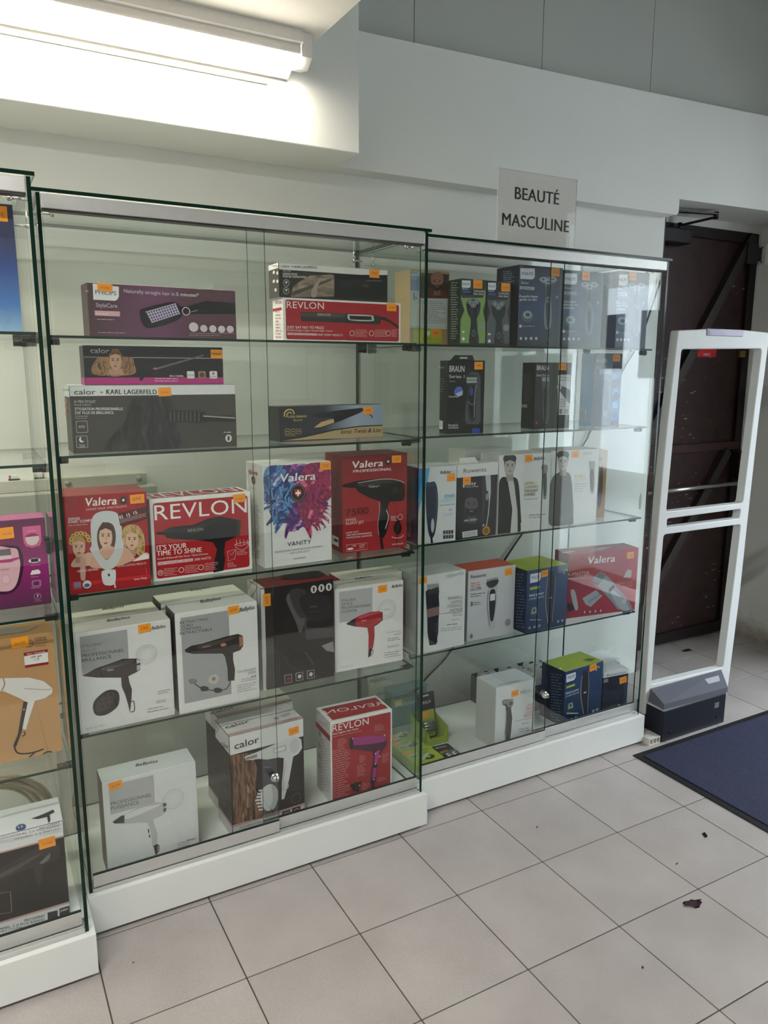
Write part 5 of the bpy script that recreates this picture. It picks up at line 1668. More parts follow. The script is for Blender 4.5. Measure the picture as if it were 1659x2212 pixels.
b = Carton('shaver_box', 'black BRAUN Series 1 carton with hanging tab and clear window', 'c3', S2, 0.185, -6, (336, 1113), (546, 1108), (338, 692), 0.055, '#15181b', '#1a1d20', '#17191c')
b.cur = 'hanging_tab'
a0, a1 = b.hit('F', 385, 692)[0], b.hit('F', 495, 694)[0]
tz = b.h
b.parts['hanging_tab'] = MB().prism([(a0 - .015, tz - .001), (a1 + .006, tz - .001), (a1 - .002, tz + .017), (a0 + .004, tz + .017)], lambda a, c, d: (a, d, c), 0.010, 0.0115, M('#1a1c1f', .5))
b.parts['hang_hole'] = MB().prism([((a0 + a1) / 2 - .015, tz + .006), ((a0 + a1) / 2 + .015, tz + .006), ((a0 + a1) / 2 + .012, tz + .011), ((a0 + a1) / 2 - .012, tz + .011)], lambda a, c, d: (a, d, c), 0.0096, 0.0099, M('#c9d2cc', .5))
braun(b, 350, 757, 86, 'Series 1')
b.text('Shaver', (350, 817), (385, 817), 11, '#9aa0a4')
b.cur = 'window'
b.poly([(450, 790), (470, 760), (515, 760), (530, 790), (530, 1040), (515, 1062), (450, 1060), (440, 1035), (445, 940), (460, 890)], '#4d5357', sm=False)
b.cur = 'printed_shaver'
trimmer(b, 478, 775, 1035, 34, '#31373d', '#14171a')
b.rect(449, 790, 508, 822, '#aeb4b6').rect(449, 803, 508, 808, '#5c6266').ell(476, 870, 12, 26, '#3a4a8c').line([(458, 930), (480, 950), (500, 930)], 4, '#8a9094')
b.line([(505, 830), (496, 900), (492, 1020)], 5, '#8f979c', sm=True)
b.cur = 'printed_head'
b.poly([(376, 880), (390, 848), (415, 845), (428, 865), (426, 890), (400, 902)], '#4a6cc0', sm=True).poly([(384, 885), (425, 866), (424, 892), (402, 900)], '#b9bfc4')
b.text('SmartFoil', (346, 906), (398, 906), 11).text('Smooth &', (342, 1073), (398, 1072), 14, bold=.01).text('convenient', (342, 1086), (402, 1085), 12, bold=.01)
b.cur = 'barcode_label'
b.rect(266, 1035, 312, 1090, '#d9d9d6', 'L')
for i in range(7):
    b.line([(270 + i * 6, 1042), (270 + i * 6, 1080)], 3, '#222', 'L')
b.cur = 'blue_label'
b.rect(480, 1085, 524, 1112, '#2a48b0')
b.text('Series 1', (290, 737), (325, 738), 12, '#c9cccd', 'L').ell(278, 842, 6, 14, '#3a6cc0', 'L', 10)
b.micro(288, 790, 325, 880, 6, '#6d7478', 0, 'L')
b.tagp(518, 722, '44€', 1, w=.030, h=.024).done()

b = Carton('shaver_box', 'black BRAUN Series 3 carton with white inset panel', 'c3', S2, 0.215, -3, (836, 1086), (1041, 1079), (838, 704), 0.075, '#1b1c20', '#15171a', '#1d1f22')
braun(b, 855, 748, 68, 'Series 3 ProSkin')
b.cur = 'white_panel'
b.poly([(978, 780), (985, 774), (1050, 774), (1046, 1008), (975, 1005)], '#d5d8d8')
b.text('Close shave,', (988, 795), (1045, 796), 11, '#444').text('smooth skin', (988, 810), (1042, 811), 11, '#444')
b.poly([(970, 845), (985, 825), (1000, 840), (1046, 865), (1046, 940), (1010, 900), (985, 865)], '#5a6066', sm=True).ell(985, 845, 14, 16, '#b4babd')
b.micro(985, 910, 1042, 965, 5, '#888').rect(985, 972, 1000, 1000, '#777').rect(1015, 972, 1036, 1000, '#999')
b.cur = 'printed_shaver'
trimmer(b, 905, 785, 1050, 24, '#4a4f55', '#16181b')
b.rect(886, 790, 925, 812, '#9aa0a3').ell(853, 1052, 7, 8, '#b04a3a')
b.micro(780, 770, 830, 930, 14, '#4c5054', 0, 'L', th=.35).rect(768, 945, 800, 965, '#8d9092', 'L')
b.tagp(1003, 728, '69,99', 1, w=.032, h=.024).done()

b = Carton('shaver_box', 'blue and grey BRAUN Series 5 carton with bright blue labels', 'c3', S2, 0.245, -8, (1167, 1067), (1328, 1064), (1190, 651), 0.075, GR((0, '#4b5b70'), (1, '#56677a')), GR((0, '#4f7fa8'), (1, '#6c9cbe')), '#4a6a84')
braun(b, 1198, 704, 60, 'Series 5')
b.cur = 'black_strip'
b.poly([(1295, 655), (1354, 655), (1328, 1062), (1283, 1063)], '#14161a')
b.poly([(1290, 765), (1343, 762), (1341, 800), (1288, 803)], '#1f7fc4').poly([(1292, 845), (1340, 842), (1330, 1035), (1284, 1038)], '#1f86cc')
b.ell(1312, 900, 18, 24, '#2a3a4a').ell(1302, 1003, 14, 18, '#16324a')
b.micro(1295, 775, 1330, 790, 2, WHT).micro(1298, 855, 1328, 875, 2, WHT).micro(1295, 935, 1325, 970, 3, '#bfe0f2')
b.cur = 'printed_shaver'
trimmer(b, 1252, 735, 1000, 34, '#6d7f92', '#3f5064')
b.rect(1218, 740, 1284, 770, '#9fb0bf')
b.cur = 'barcode_label'
b.rect(1102, 975, 1140, 1038, '#8fa0ac', 'L')
for i in range(7):
    b.line([(1106, 982 + i * 8), (1135, 982 + i * 8)], 3, '#3a4a58', 'L')
b.tagp(1315, 677, '89,99', 0, w=.032, h=.026).done()

# ---------------------------------------------------------------- third shelf of the shaver showcase
b = Carton('hair_clipper_box', 'white BABYLISS carton with navy clipper and sky blue corner', 'd1', S3, 0.140, -1, (226, 655), (453, 630), (226, 196), 0.10, '#d9dcdd', '#2c3f57', '#d5dada')
b.cur = 'blue_corner'
b.poly([(228, 200), (300, 196), (282, 300), (240, 420), (228, 470)], '#5aaee0')
b.poly([(228, 200), (270, 198), (228, 380)], '#3a8fd0')
b.cur = 'printed_clipper'
b.poly([(278, 292), (300, 282), (330, 280), (345, 330), (348, 430), (335, 560), (318, 612), (300, 610), (285, 540), (276, 420)], '#1e2a44', sm=True)
b.poly([(276, 292), (332, 280), (334, 300), (278, 310)], '#39455c').line([(336, 320), (340, 430), (328, 560)], 5, '#44536e', sm=True).ell(316, 540, 11, 44, '#a6acb2').ell(316, 540, 6, 36, '#c9ced2')
b.line([(308, 605), (312, 645)], 14, '#161d2c').text('BaByliss', (292, 482), (286, 432), 10, '#aab3c4')
b.text('BaByliss', (360, 231), (422, 227), 18, '#3c3e44', **BAB).text('MEN', (426, 226), (452, 224), 14, '#b9bcbf')
b.text('POWER', (388, 378), (446, 372), 22, '#4a9fd0', bold=.01).text('PUISSANCE', (357, 403), (446, 394), 19, '#9ecbe6')
b.micro(358, 412, 446, 428, 1, '#9aa', -.1).micro(412, 440, 442, 455, 1, '#88c', -.1).micro(380, 468, 442, 485, 2, '#aac', -.1)
b.cur = 'icons'
for j in range(2):
    for i in range(4):
        b.rect(379 + i * 16, 570 + j * 28 - i, 391 + i * 16, 590 + j * 28 - i, '#3a4048')
b.cur = 'side_clipper'
b.poly([(165, 520), (178, 500), (190, 520), (188, 590), (176, 608), (166, 590)], '#8a939c', 'L', sm=True)
b.tagp(427, 252, '24,99€', 1, w=.030, h=.024).done()

b = Carton('trimmer_box', 'black ROWENTA hair clipper carton with white top band and window', 'd1', S3, 0.140, 2, (456, 628), (688, 592), (464, 252), 0.07, '#1a1c22', '#16181d', '#dfe0de')
b.cur = 'white_band'
tz = b.h
hd = Carton.hit(b, 'F', 462, 190)[1]
b.parts['white_band'] = MB().bbox((-0.001, -0.0012, tz - .002), (b.w + .006, b.d + .001, tz + .040), M('#d9dad8', .4), .001)
q0, q1 = b.hit('F', 505, 185)[0], b.hit('F', 615, 180)[0]
b.parts['hanging_tab'] = MB().prism([(q0, tz + .038), (q1, tz + .038), (q1 - .006, tz + .056), (q0 + .006, tz + .056)], lambda a, c, d: (a, d + (c - tz - .038) * .8, c), 0.02, 0.0212, M('#d9dad8', .5))
v_, f_, w_ = text_mesh('Rowenta')
a, e_ = b.hit('F', 500, 222)[0], b.hit('F', 636, 212)[0]
b.parts['brand_lettering'] = MB().add([(a + p[0] * (e_ - a) / w_, -0.0016, tz + .012 + p[1] * .02) for p in v_], f_, M('#4a4c50'))
b.cur = 'printed_portrait'
b.poly([(500, 520), (505, 440), (540, 400), (600, 420), (606, 520)], '#24262c', sm=True)
b.face(548, 415, 96, 130, '#5a565a', '#1c1c20', beard=True, dark='#141418')
b.cur = 'window'
b.poly([(612, 240), (640, 228), (662, 240), (664, 330), (650, 480), (640, 540), (612, 545)], '#b9bcbd', sm=False).poly([(612, 245), (630, 240), (640, 350), (628, 520), (612, 540)], '#34373c')
b.poly([(634, 345), (648, 340), (650, 420), (636, 530), (622, 530), (628, 430)], '#1b1d22', sm=True).ell(641, 368, 9, 22, '#8a8e92')
b.text('Easy', (512, 300), (575, 296), 22, WHT, bold=.008)
b.micro(512, 304, 590, 316, 1, '#c9c', -.05)
b.cur = 'labels'
b.rect(497, 265, 507, 312, '#c9ccd0')
b.poly([(492, 578), (582, 564), (584, 600), (494, 614)], '#c3c6ca')
b.text('HAIR - CHEVEUX', (504, 516), (580, 508), 11, WHT, bold=.02).text('FAST AND SHARP', (503, 592), (572, 582), 9, '#555').text('CUT EVERY TIME', (503, 605), (572, 595), 9, '#555')
b.ell(635, 570, 23, 27, '#c08a1c').ell(635, 570, 15, 18, '#7d5610')
b.tagp(521, 257, '29€', 1, w=.030, h=.024).done()


def person(b, x, y, s, hair, coat, shirt=None, side=False):
    b.cur = 'printed_man'
    b.poly([(x - 70 * s, y + 470 * s), (x - 88 * s, y + 380 * s), (x - 80 * s, y + 240 * s), (x - 62 * s, y + 165 * s), (x - 20 * s, y + 130 * s), (x + 28 * s, y + 128 * s), (x + 56 * s, y + 160 * s), (x + 68 * s, y + 300 * s), (x + 70 * s, y + 400 * s), (x + 56 * s, y + 470 * s)], coat, sm=True)
    if shirt:
        b.poly([(x - 8 * s, y + 145 * s), (x + 25 * s, y + 142 * s), (x + 50 * s, y + 260 * s), (x + 52 * s, y + 470 * s), (x + 8 * s, y + 470 * s), (x + 20 * s, y + 320 * s)], shirt)
        b.poly([(x - 62 * s, y + 165 * s), (x - 12 * s, y + 140 * s), (x + 10 * s, y + 320 * s), (x - 10 * s, y + 462 * s), (x - 60 * s, y + 466 * s), (x - 82 * s, y + 380 * s)], coat, sm=True)
        b.poly([(x + 28 * s, y + 142 * s), (x + 58 * s, y + 170 * s), (x + 74 * s, y + 400 * s), (x + 60 * s, y + 404 * s)], coat)
        for k in range(4):
            b.line([(x - (30 + 8 * k) * s, y + (200 + 50 * k) * s), (x - (50 + 4 * k) * s, y + (240 + 52 * k) * s)], 5 * s, '#3c3d40')
    b.poly([(x - 20 * s, y + 80 * s), (x + 24 * s, y + 80 * s), (x + 26 * s, y + 150 * s), (x - 14 * s, y + 152 * s)], '#9a9690')
    b.face(x + 6 * s, y + 62 * s, 76 * s, 100 * s, '#b4b0aa', hair, lips='#8a847e')
    b.poly([(x - 32 * s, y + 30 * s), (x - 26 * s, y), (x + 10 * s, y - 6 * s), (x + 40 * s, y + 4 * s), (x + 40 * s, y + 30 * s), (x + 5 * s, y + 20 * s)], hair, sm=True)
    b.cur = 'picture'


b = Carton('hair_clipper_box', 'white BABYLISS carton with a man in a black jacket', 'd1', S3, 0.147, -2, (702, 594), (1006, 562), (715, 122), 0.11, '#dadcdb', '#c9ccc9', '#dde0de')
person(b, 772, 122, 1.0, '#3a3836', '#1d1d20', '#c4c3c0')
for i, t in enumerate(('LASTING', 'SHARPNESS', 'TRANCHANT', 'DURABLE')):
    x1 = (922, 948, 946, 928)[i]
    b.text(t, (862, 298 + i * 22), (x1, 298 + i * 22 - 6), 16, '#b39a48' if i < 2 else '#3c3c3c', bold=.004)
b.text('BaByliss', (920, 150), (983, 144), 18, '#3a3a3e', **BAB)
b.micro(860, 378, 945, 390, 1, '#aaa', -.06).micro(890, 470, 990, 500, 2, '#999', -.06)
b.cur = 'printed_clipper'
trimmer(b, 985, 178, 375, 18, '#8d8a80', '#3a3834')
b.tagp(890, 138, '55€', 1, w=.030, h=.023).done()
b = Carton('hair_clipper_box', 'white BABYLISS carton with a man in a grey jumper', 'd1', S3, 0.160, -3, (1006, 548), (1291, 521), (1024, 96), 0.11, '#dadcdb', '#c9ccc9', '#d6d9d6')
person(b, 1090, 100, .94, '#2f2e2e', '#55534f')
b.text('BaByliss', (1212, 118), (1268, 112), 15, '#b9bab9', **BAB).text('STABLE', (1164, 256), (1225, 250), 18, '#c8b05a').text('PRECISION', (1164, 275), (1236, 268), 17, '#d6c88e')
b.micro(1164, 285, 1236, 345, 4, '#bbb', -.06)
b.cur = 'printed_clipper'
trimmer(b, 1268, 155, 340, 19, '#8a8478', '#33312e')
b.tagp(1169, 114, '49,99', 1, w=.030, h=.023).done()
b = Carton('trimmer_box', 'slim kraft brown trimmer carton beside the white clipper cartons', 'd1', S3, 0.205, -2, (1280, 452), (1344, 446), (1296, 93), 0.07, M('#b08a58', .6), M('#a37d4e', .6), M('#b08a58', .6))
b.cur = 'printed_clipper'
b.poly([(1300, 200), (1318, 192), (1334, 195), (1330, 330), (1318, 415), (1300, 418)], '#4a3c30', sm=True).ell(1308, 345, 7, 30, '#1c1816')
b.ell(1320, 142, 8, 10, '#8a6a3e')
b.done()
b = Carton('hair_clipper_box', 'plain white carton standing behind the jacket man carton', 'd1', S3, 0.29, 0, (500, 560), (760, 545), (500, 92), 0.10, '#d3d6d4', '#c6c9c6', '#cfd2cf')
b.done()

# ---------------------------------------------------------------- fourth shelf of the shaver showcase
b = Carton('hair_clipper_box', 'white BABYLISS carton with copper and black clipper, POWERFUL CONTROL', 'd1', S4, 0.142, 2, (228, 1325), (505, 1252), (222, 850), 0.115, '#d9dbda', '#a9b0ae', '#d3d7d5')
b.cur = 'printed_clipper'
b.poly([(275, 935), (290, 920), (350, 930), (356, 1010), (352, 1100), (350, 1180), (338, 1250), (298, 1256), (286, 1180), (284, 1080), (278, 1000)], '#17171a', sm=False)
b.poly([(283, 1040), (354, 1022), (356, 1072), (286, 1090)], '#8a6a62').line([(345, 1100), (342, 1240)], 5, '#4a4a4e')
for i in range(8):
    b.line([(285 + i * 9, 892 - i), (296 + i * 8, 960)], 4, '#1f1f22')
b.poly([(276, 930), (352, 905), (356, 940), (282, 950)], '#2c2c30').ell(332, 1150, 10, 26, '#4c4c50').ell(332, 1150, 7, 22, '#1a1a1d')
for i, t in enumerate(('POWERFUL', 'CONTROL', 'PUISSANCE', 'MAÎTRISE')):
    x0 = (408, 424, 405, 418)[i]
    b.text(t, (x0, 983 + i * 24 + (495 - x0) * .02), (494, 975 + i * 24), 18, '#8f8a7c', bold=-.004)
b.line([(358, 1068), (495, 1052)], 2, '#555')
b.micro(435, 1062, 494, 1085, 2, '#999', -.1).micro(430, 1098, 492, 1106, 1, '#888', -.1).micro(400, 1125, 490, 1140, 1, '#888', -.1).micro(365, 1150, 490, 1175, 2, '#aaa', -.1)
b.text('BaBylissMEN', (400, 852), (498, 832), 20, '#b3b6b5', **BAB)
b.tagp(247, 850, '69€', 3, w=.030, h=.022).done()
b = Carton('hair_clipper_box', 'grey PANASONIC hair clipper carton with orange top', 'd1', S4, 0.163, 0, (521, 1236), (799, 1182), (515, 817), 0.10, GR((0, '#b6b8ba'), (1, '#c3c5c6')), '#a3a8a8', M('#c8543a', .45))
b.text('Panasonic', (544, 857), (638, 842), 19, '#1c1c1e', bold=.02)
b.micro(544, 880, 600, 915, 3, '#c0543a', -.1)
b.text('HAIR CLIPPER', (542, 932), (607, 921), 14, '#2c2c2e', bold=.01)
b.micro(542, 945, 630, 972, 2, '#666', -.12)
b.cur = 'printed_clipper'
b.poly([(638, 870), (660, 860), (705, 852), (710, 880), (700, 930), (705, 980), (690, 1080), (688, 1150), (665, 1162), (648, 1150), (642, 1060), (636, 960), (648, 920)], '#b3b4b4', sm=True)
b.poly([(640, 878), (706, 862), (702, 890), (672, 912), (646, 905)], '#3a3a3c', sm=True)
for i in range(7):
    b.line([(643 + i * 10, 860 - i * 2), (645 + i * 10, 880)], 4, '#2a2a2c')
b.poly([(660, 930), (688, 925), (692, 1000), (678, 1100), (660, 1102), (654, 1000)], '#26262a', sm=True).rect(660, 950, 688, 985, '#d0d0d0').line([(648, 930), (644, 1030), (656, 1140)], 5, '#7a7a7c', sm=True)
b.poly([(510, 1232), (690, 1060), (797, 990), (797, 1180)], '#a9acae') if False else None
b.cur = 'icons'
b.ell(765, 1118, 17, 22, '#8a8a8c').ell(547, 1200, 9, 14, '#777').rect(543, 995, 556, 1020, '#777')
b.micro(560, 995, 606, 1018, 2, '#555', -.1)
b.tagp(770, 815, '49,99€', 3, w=.030, h=.024).done()
b = Carton('hair_clipper_box', 'navy PHILIPS Ideal power carton with lime top on the glass shelf', 'd1', S4, 0.132, 2, (869, 1191), (1112, 1134), (880, 812), 0.15, GR((0, '#16243f'), (1, '#213f6c')), '#1a2538', M('#a4b72c', .45))


def philips5(b, X, Y, c=None):
    """print of the lime and navy clipper carton; X,Y map carton fractions to picture points"""
    P_ = lambda u, v: (X(u, v), Y(u, v))
    b.cur = 'logo'
    b.poly([P_(.08, .94), P_(.33, .94), P_(.33, .84), P_(.28, .80), P_(.08, .80)], '#dde1e4', c=c)
    b.text('PHILIPS', P_(.11, .85), P_(.30, .85), abs(Y(0, .85) - Y(0, .9)) * 1.1, '#2a5a96', bold=.02, c=c, part='small_print')
    b.cur = 'labels'
    b.poly([P_(.08, .79), P_(.31, .79), P_(.31, .755), P_(.08, .755)], '#2a2c78', c=c)
    b.poly([P_(.08, .73), P_(.31, .73), P_(.31, .69), P_(.08, .69)], '#a9bd2c', c=c)
    b.text('Ideal power', P_(.07, .585), P_(.42, .585), abs(Y(0, .585) - Y(0, .625)), '#e3e8ec', bold=.015, c=c, part='small_print').text('precise haircut', P_(.07, .53), P_(.42, .53), abs(Y(0, .53) - Y(0, .57)), '#b9c6d6', c=c, part='small_print')
    b.cur = 'printed_head'
    for q, k in (([(.1, .42), (.3, .42), (.3, .25), (.1, .25)], '#3d4d50'), ([(.15, .4), (.25, .4), (.27, .3), (.13, .3)], '#8fa0a0'), ([(.18, .38), (.22, .38), (.22, .33), (.18, .33)], '#1c2628')):
        b.poly([P_(*t) for t in q], k, c=c)
    b.cur = 'printed_clipper'
    b.poly([P_(*t) for t in ((.5, .9), (.52, .86), (.68, .86), (.7, .9), (.69, .72), (.68, .5), (.66, .3), (.64, .1), (.56, .08), (.50, .25), (.47, .45), (.5, .65))], '#2a2a2c', sm=False, c=c)
    b.line([P_(.5, .84), P_(.47, .6), P_(.48, .4), P_(.55, .1)], 5, '#9a9a96', sm=True, c=c).line([P_(.67, .9), P_(.68, .6), P_(.65, .1)], 4, '#8a8a86', c=c)
    for i in range(6):
        b.line([P_(.52 + i * .025, .92), P_(.52 + i * .025, .85)], 3, '#39383a', c=c)
    b.line([P_(.55, .5), P_(.61, .5)], 5, WHT, c=c)
    b.cur = 'lime_arc'
    b.line([P_(.88, .84), P_(.885, .90), P_(.93, .91), P_(.96, .88)], 6, '#b4c832', sm=True, c=c)
    b.cur = 'icons'
    for u in (.1, .22, .34, .8, .9):
        b.ell(*P_(u, .09), 7, 8, '#8fa0b4', c=c)
    b.micro(*P_(.1, .205), *P_(.4, .19), 1, '#c9d2da', c=c)
    b.cur = 'picture'


fx = lambda b: (lambda u, v: (869 + 11 * v) + (243 + 12 * v) * u, lambda u, v: 1191 - 379 * v - (57 - 10 * v) * u)
philips5(b, *fx(b))
b.micro(815, 820, 868, 1150, 18, '#5c687a', .1, 'L', th=.35)
b.tagp(985, 826, '59€', 3, w=.030, h=.024).done()
b = Carton('hair_clipper_box', 'wide red VALERA X-MASTER clipper carton', 'd1', S4, 0.190, -8, (1113, 1092), (1524, 1052), (1106, 716), 0.09, GR((0, '#8c1a20'), (1, '#a8181f'), axis='X'), '#7a2420', '#9c3a30')
b.text('Valera', (1238, 770), (1405, 755), 42, WHT, **VAL).text('X-MASTER', (1118, 844), (1252, 835), 23, '#d8b9b4', bold=-.004).text('Professional Hair Clipper Set', (1118, 861), (1236, 855), 8, '#c99')
b.text('VARIO CUT', (1417, 893), (1508, 888), 14, '#c98a86').text('SYSTEM', (1452, 910), (1508, 906), 13, '#c98a86')
b.cur = 'printed_clipper'
b.poly([(1265, 870), (1290, 835), (1322, 815), (1370, 850), (1420, 910), (1490, 990), (1512, 1045), (1470, 1055), (1420, 1040), (1390, 1000), (1330, 930)], '#8a8f94', sm=False)
b.poly([(1268, 868), (1322, 818), (1350, 840), (1298, 905)], '#6d7278').poly([(1365, 925), (1395, 895), (1405, 905), (1375, 935)], '#2a2c30').poly([(1400, 930), (1470, 1000), (1490, 1045), (1440, 1040), (1385, 960)], '#a9adb0', sm=True).ell(1458, 993, 16, 17, '#b9bcbe')
b.poly([(1210, 975), (1290, 925), (1330, 960), (1260, 1025), (1230, 1010)], '#9aa0a2', sm=False)
b.poly([(1140, 930), (1158, 922), (1172, 950), (1185, 1030), (1170, 1045), (1150, 990)], '#a3a6a6', sm=True).poly([(1120, 1010), (1145, 1005), (1160, 1040), (1130, 1052)], '#241a1a', sm=True).poly([(1455, 850), (1480, 800), (1505, 808), (1502, 850)], '#b9aaa4')
b.text('DURA BLADE', (1248, 1003), (1322, 950), 13, '#4a4c50')
b.cur = 'icons'
for i in range(4):
    b.rect(1212 + i * 32, 1048 - i * 3, 1236 + i * 32, 1066 - i * 3, '#6d2422').ell(1224 + i * 32, 1057 - i * 3, 7, 8, '#c9a')
b.text('Valera', (1100, 708), (1170, 697), 10, '#e3d3cf', 'T', bold=.02)
b.poly([(1255, 690), (1330, 672), (1390, 670), (1320, 690)], '#a9938c', 'T')
b.tagp(1496, 717, '119€', 1, w=.032, h=.025).done()

# ---------------------------------------------------------------- bottom of the shaver showcase
b = Carton('trimmer_box', 'white BABYLISS carton with slim trimmer, EVEN FINISH in red', 'd2', S5, 0.132, 0, (751, 612), (955, 556), (760, 286), 0.115, '#d6d8d8', '#c4c7c6', '#d2dade')
b.cur = 'printed_trimmer'
b.poly([(790, 352), (802, 345), (848, 340), (852, 370), (838, 388), (845, 440), (838, 520), (828, 585), (810, 588), (806, 520), (812, 440), (810, 380), (795, 372)], '#4a4644', sm=False)
b.poly([(790, 350), (845, 340), (850, 352), (800, 372)], '#8a8886').ell(836, 365, 17, 18, '#9a9896').ell(836, 365, 11, 12, '#5c5a58').line([(814, 400), (810, 560)], 4, '#8c8a88').ell(818, 582, 8, 6, '#8a2a26')
b.text('BaByliss', (826, 515), (822, 485), 8, '#b9b9b9')
for i, t in enumerate(('EVEN', 'FINISH', 'COUPE', 'PRÉCISE')):
    x0 = (925, 918, 916, 904)[i]
    b.text(t, (x0, 382 + i * 19), (955, 382 + i * 19 - (955 - x0) * .18), 14, '#b86468', bold=-.002)
b.line([(858, 458), (955, 440)], 2, '#b06a6a')
b.text('BaByliss', (886, 314), (945, 301), 15, '#a3a8aa', **BAB).text('BaBylissMEN', (775, 272), (888, 250), 9, '#a9b4ba', 'T', **BAB)
b.micro(895, 465, 945, 478, 1, '#999', -.15).micro(880, 495, 945, 520, 2, '#999', -.15)
b.tagp(859, 311, '59,95', 2, w=.030, h=.023).done()
b = Carton('hair_clipper_box', 'navy PHILIPS Ideal power carton with lime top on the showcase floor', 'd2', S5, 0.153, 4, (1111, 493), (1311, 412), (1115, 202), 0.12, GR((0, '#16243f'), (1, '#213f6c')), '#1a2538', M('#a4b72c', .45))
philips5(b, lambda u, v: (1111 + 4 * v) + (200 - 3 * v) * u, lambda u, v: 493 - 291 * v - (81 - 20 * v) * u)
b.micro(1050, 200, 1108, 470, 18, '#5c687a', .15, 'L', th=.35)
b.cur = 'top_print'
b.poly([(1215, 138), (1245, 128), (1285, 133), (1255, 145)], '#4a5a1c', 'T').poly([(1085, 182), (1105, 178), (1108, 186), (1090, 189)], '#e3e8b0', 'T')
b.tagp(1270, 170, '59€', 4, w=.036, h=.026).done()
b = Carton('trimmer_box', 'small black ROWENTA carton with white top band on the showcase floor', 'd2', S5, 0.175, -5, (1316, 410), (1447, 388), (1320, 232), 0.075, GR((0, '#0f1116'), (.5, '#1c2632'), (1, '#12151b')), '#131417', '#dfe1e0')


def rowenta_top(b):
    tz = b.h
    b.parts['white_band'] = MB().bbox((-.0008, -.001, tz - .001), (b.w + .0008, b.d + .001, tz + .018), M('#d9dbdb', .4), .001)
    pts = [(t, tz + .018 + .010 * math.sin(math.pi * t / b.w)) for t in [b.w * i / 8 for i in range(9)]]
    b.parts['arched_lid'] = MB().prism(pts, lambda a, c, d: (a, d, c), 0.001, b.d - .001, M('#d9dcde', .4))
    b.parts['hanging_tab'] = MB().prism([(.012, tz + .02), (b.w - .02, tz + .022), (b.w - .006, tz + .040), (.02, tz + .036)], lambda a, c, d: (a, d, c), b.d - .012, b.d - .011, M('#d3d6d6', .5))
    v_, f_, w_ = text_mesh('Rowenta')
    b.parts['brand_lettering'] = MB().add([(b.w * .12 + p[0] * b.w * .76 / w_, -.0014, tz + .004 + p[1] * .012) for p in v_], f_, M('#5c6064'))


rowenta_top(b)
b.cur = 'printed_trimmer'
b.poly([(1436, 230), (1448, 232), (1446, 300), (1440, 370), (1430, 372), (1434, 300)], '#3a4654', sm=True).ell(1408, 378, 5, 10, '#b9c2c9')
b.poly([(1330, 290), (1345, 255), (1368, 262), (1372, 300)], '#2c2a2a', 'L', sm=True) if False else None
b.cur = 'label'
b.rect(1318, 240, 1350, 252, '#8a8f94')
b.tagp(1429, 241, '24€', 6, w=.034, h=.026).done()
b = Carton('trimmer_box', 'second small ROWENTA carton behind the lime-topped navy carton', 'd2', S5, 0.275, -5, (1262, 330), (1400, 318), (1262, 172), 0.075, '#12151b', '#131417', '#dfe1e0', h=b.h)
rowenta_top(b)
b.done()

# ================================================================ showcase at the picture edge
b = Carton('appliance_box', 'tall blue appliance carton with water bubbles on the top shelf', 'e6', S1, -0.020, 0, (0, 0), (0, 0), (0, 0), 0.09, GR((0, '#8fb4d2'), (.22, '#3f74b8'), (.5, '#1d3f86'), (.75, '#1a2450'), (1, '#1b2148')), '#e0dfd2', '#25305a', '#e3e1cf', h=0.258, xw=(-1.50, 0.2405))
b.cur = 'bubbles'
for x, y, r in ((108, 1900, 24), (96, 1950, 14), (30, 1820, 18), (60, 1700, 10)):
    b.ring(x, y, r, r * .25, '#7fa6cc')
b.tagp(-10, 590, '89€', 0, w=.030, h=.030).done()

b = Carton('epilator_box', 'purple epilator carton with pink tab and pale pink epilator', 'e4', S3, 0.030, 0, (0, 0), (0, 0), (0, 0), 0.075, GR((0, '#4a0f3c'), (.45, '#8c1268'), (1, '#5a1240')), '#5a1c48', '#a84a80', '#6a2450', h=0.205, xw=(-1.47, 0.2275))
b.cur = 'pink_tab'
b.poly([(312, 900), (568, 875), (585, 1090), (560, 1160), (460, 1192), (360, 1170), (330, 1100)], '#cf5f8c')
b.poly([(355, 1040), (400, 1000), (460, 985), (520, 1000), (550, 1035)], '#9c1f6a', sm=True).poly([(358, 1045), (548, 1022), (550, 1080), (510, 1140), (450, 1160), (390, 1140), (360, 1090)], '#d8c4c4', sm=False)
b.text('Opti-light', (392, 966), (502, 955), 15, '#f0d5e0')
b.cur = 'printed_epilator'
b.poly([(-120, 1200), (0, 1160), (200, 1160), (290, 1210), (325, 1350), (325, 1500), (270, 1720), (150, 1830), (0, 1845), (-120, 1800)], '#3a0a2c', sm=True)
b.poly([(-100, 1220), (150, 1195), (240, 1215), (268, 1320), (285, 1450), (240, 1680), (150, 1790), (0, 1805), (-100, 1790)], '#d8a9b4', sm=True)
b.poly([(-60, 1370), (130, 1350), (265, 1320), (272, 1345), (150, 1395), (-60, 1410)], '#b02a6c').poly([(-60, 1225), (145, 1205), (158, 1290), (-60, 1310)], '#3a3436')
for i in range(7):
    b.poly([(-20 + i * 25, 1215), (-8 + i * 25, 1213), (-4 + i * 25, 1295), (-18 + i * 25, 1297)], '#8a8486')
b.poly([(-60, 1320), (160, 1295), (162, 1345), (-60, 1370)], '#e3bfc8').ell(82, 1635, 62, 72, '#c898a6').ell(82, 1635, 54, 62, '#dfb4be')
b.text('PHILIPS', (15, 1512), (130, 1497), 18, '#8a5a6c', part='small_print')
b.cur = 'icons'
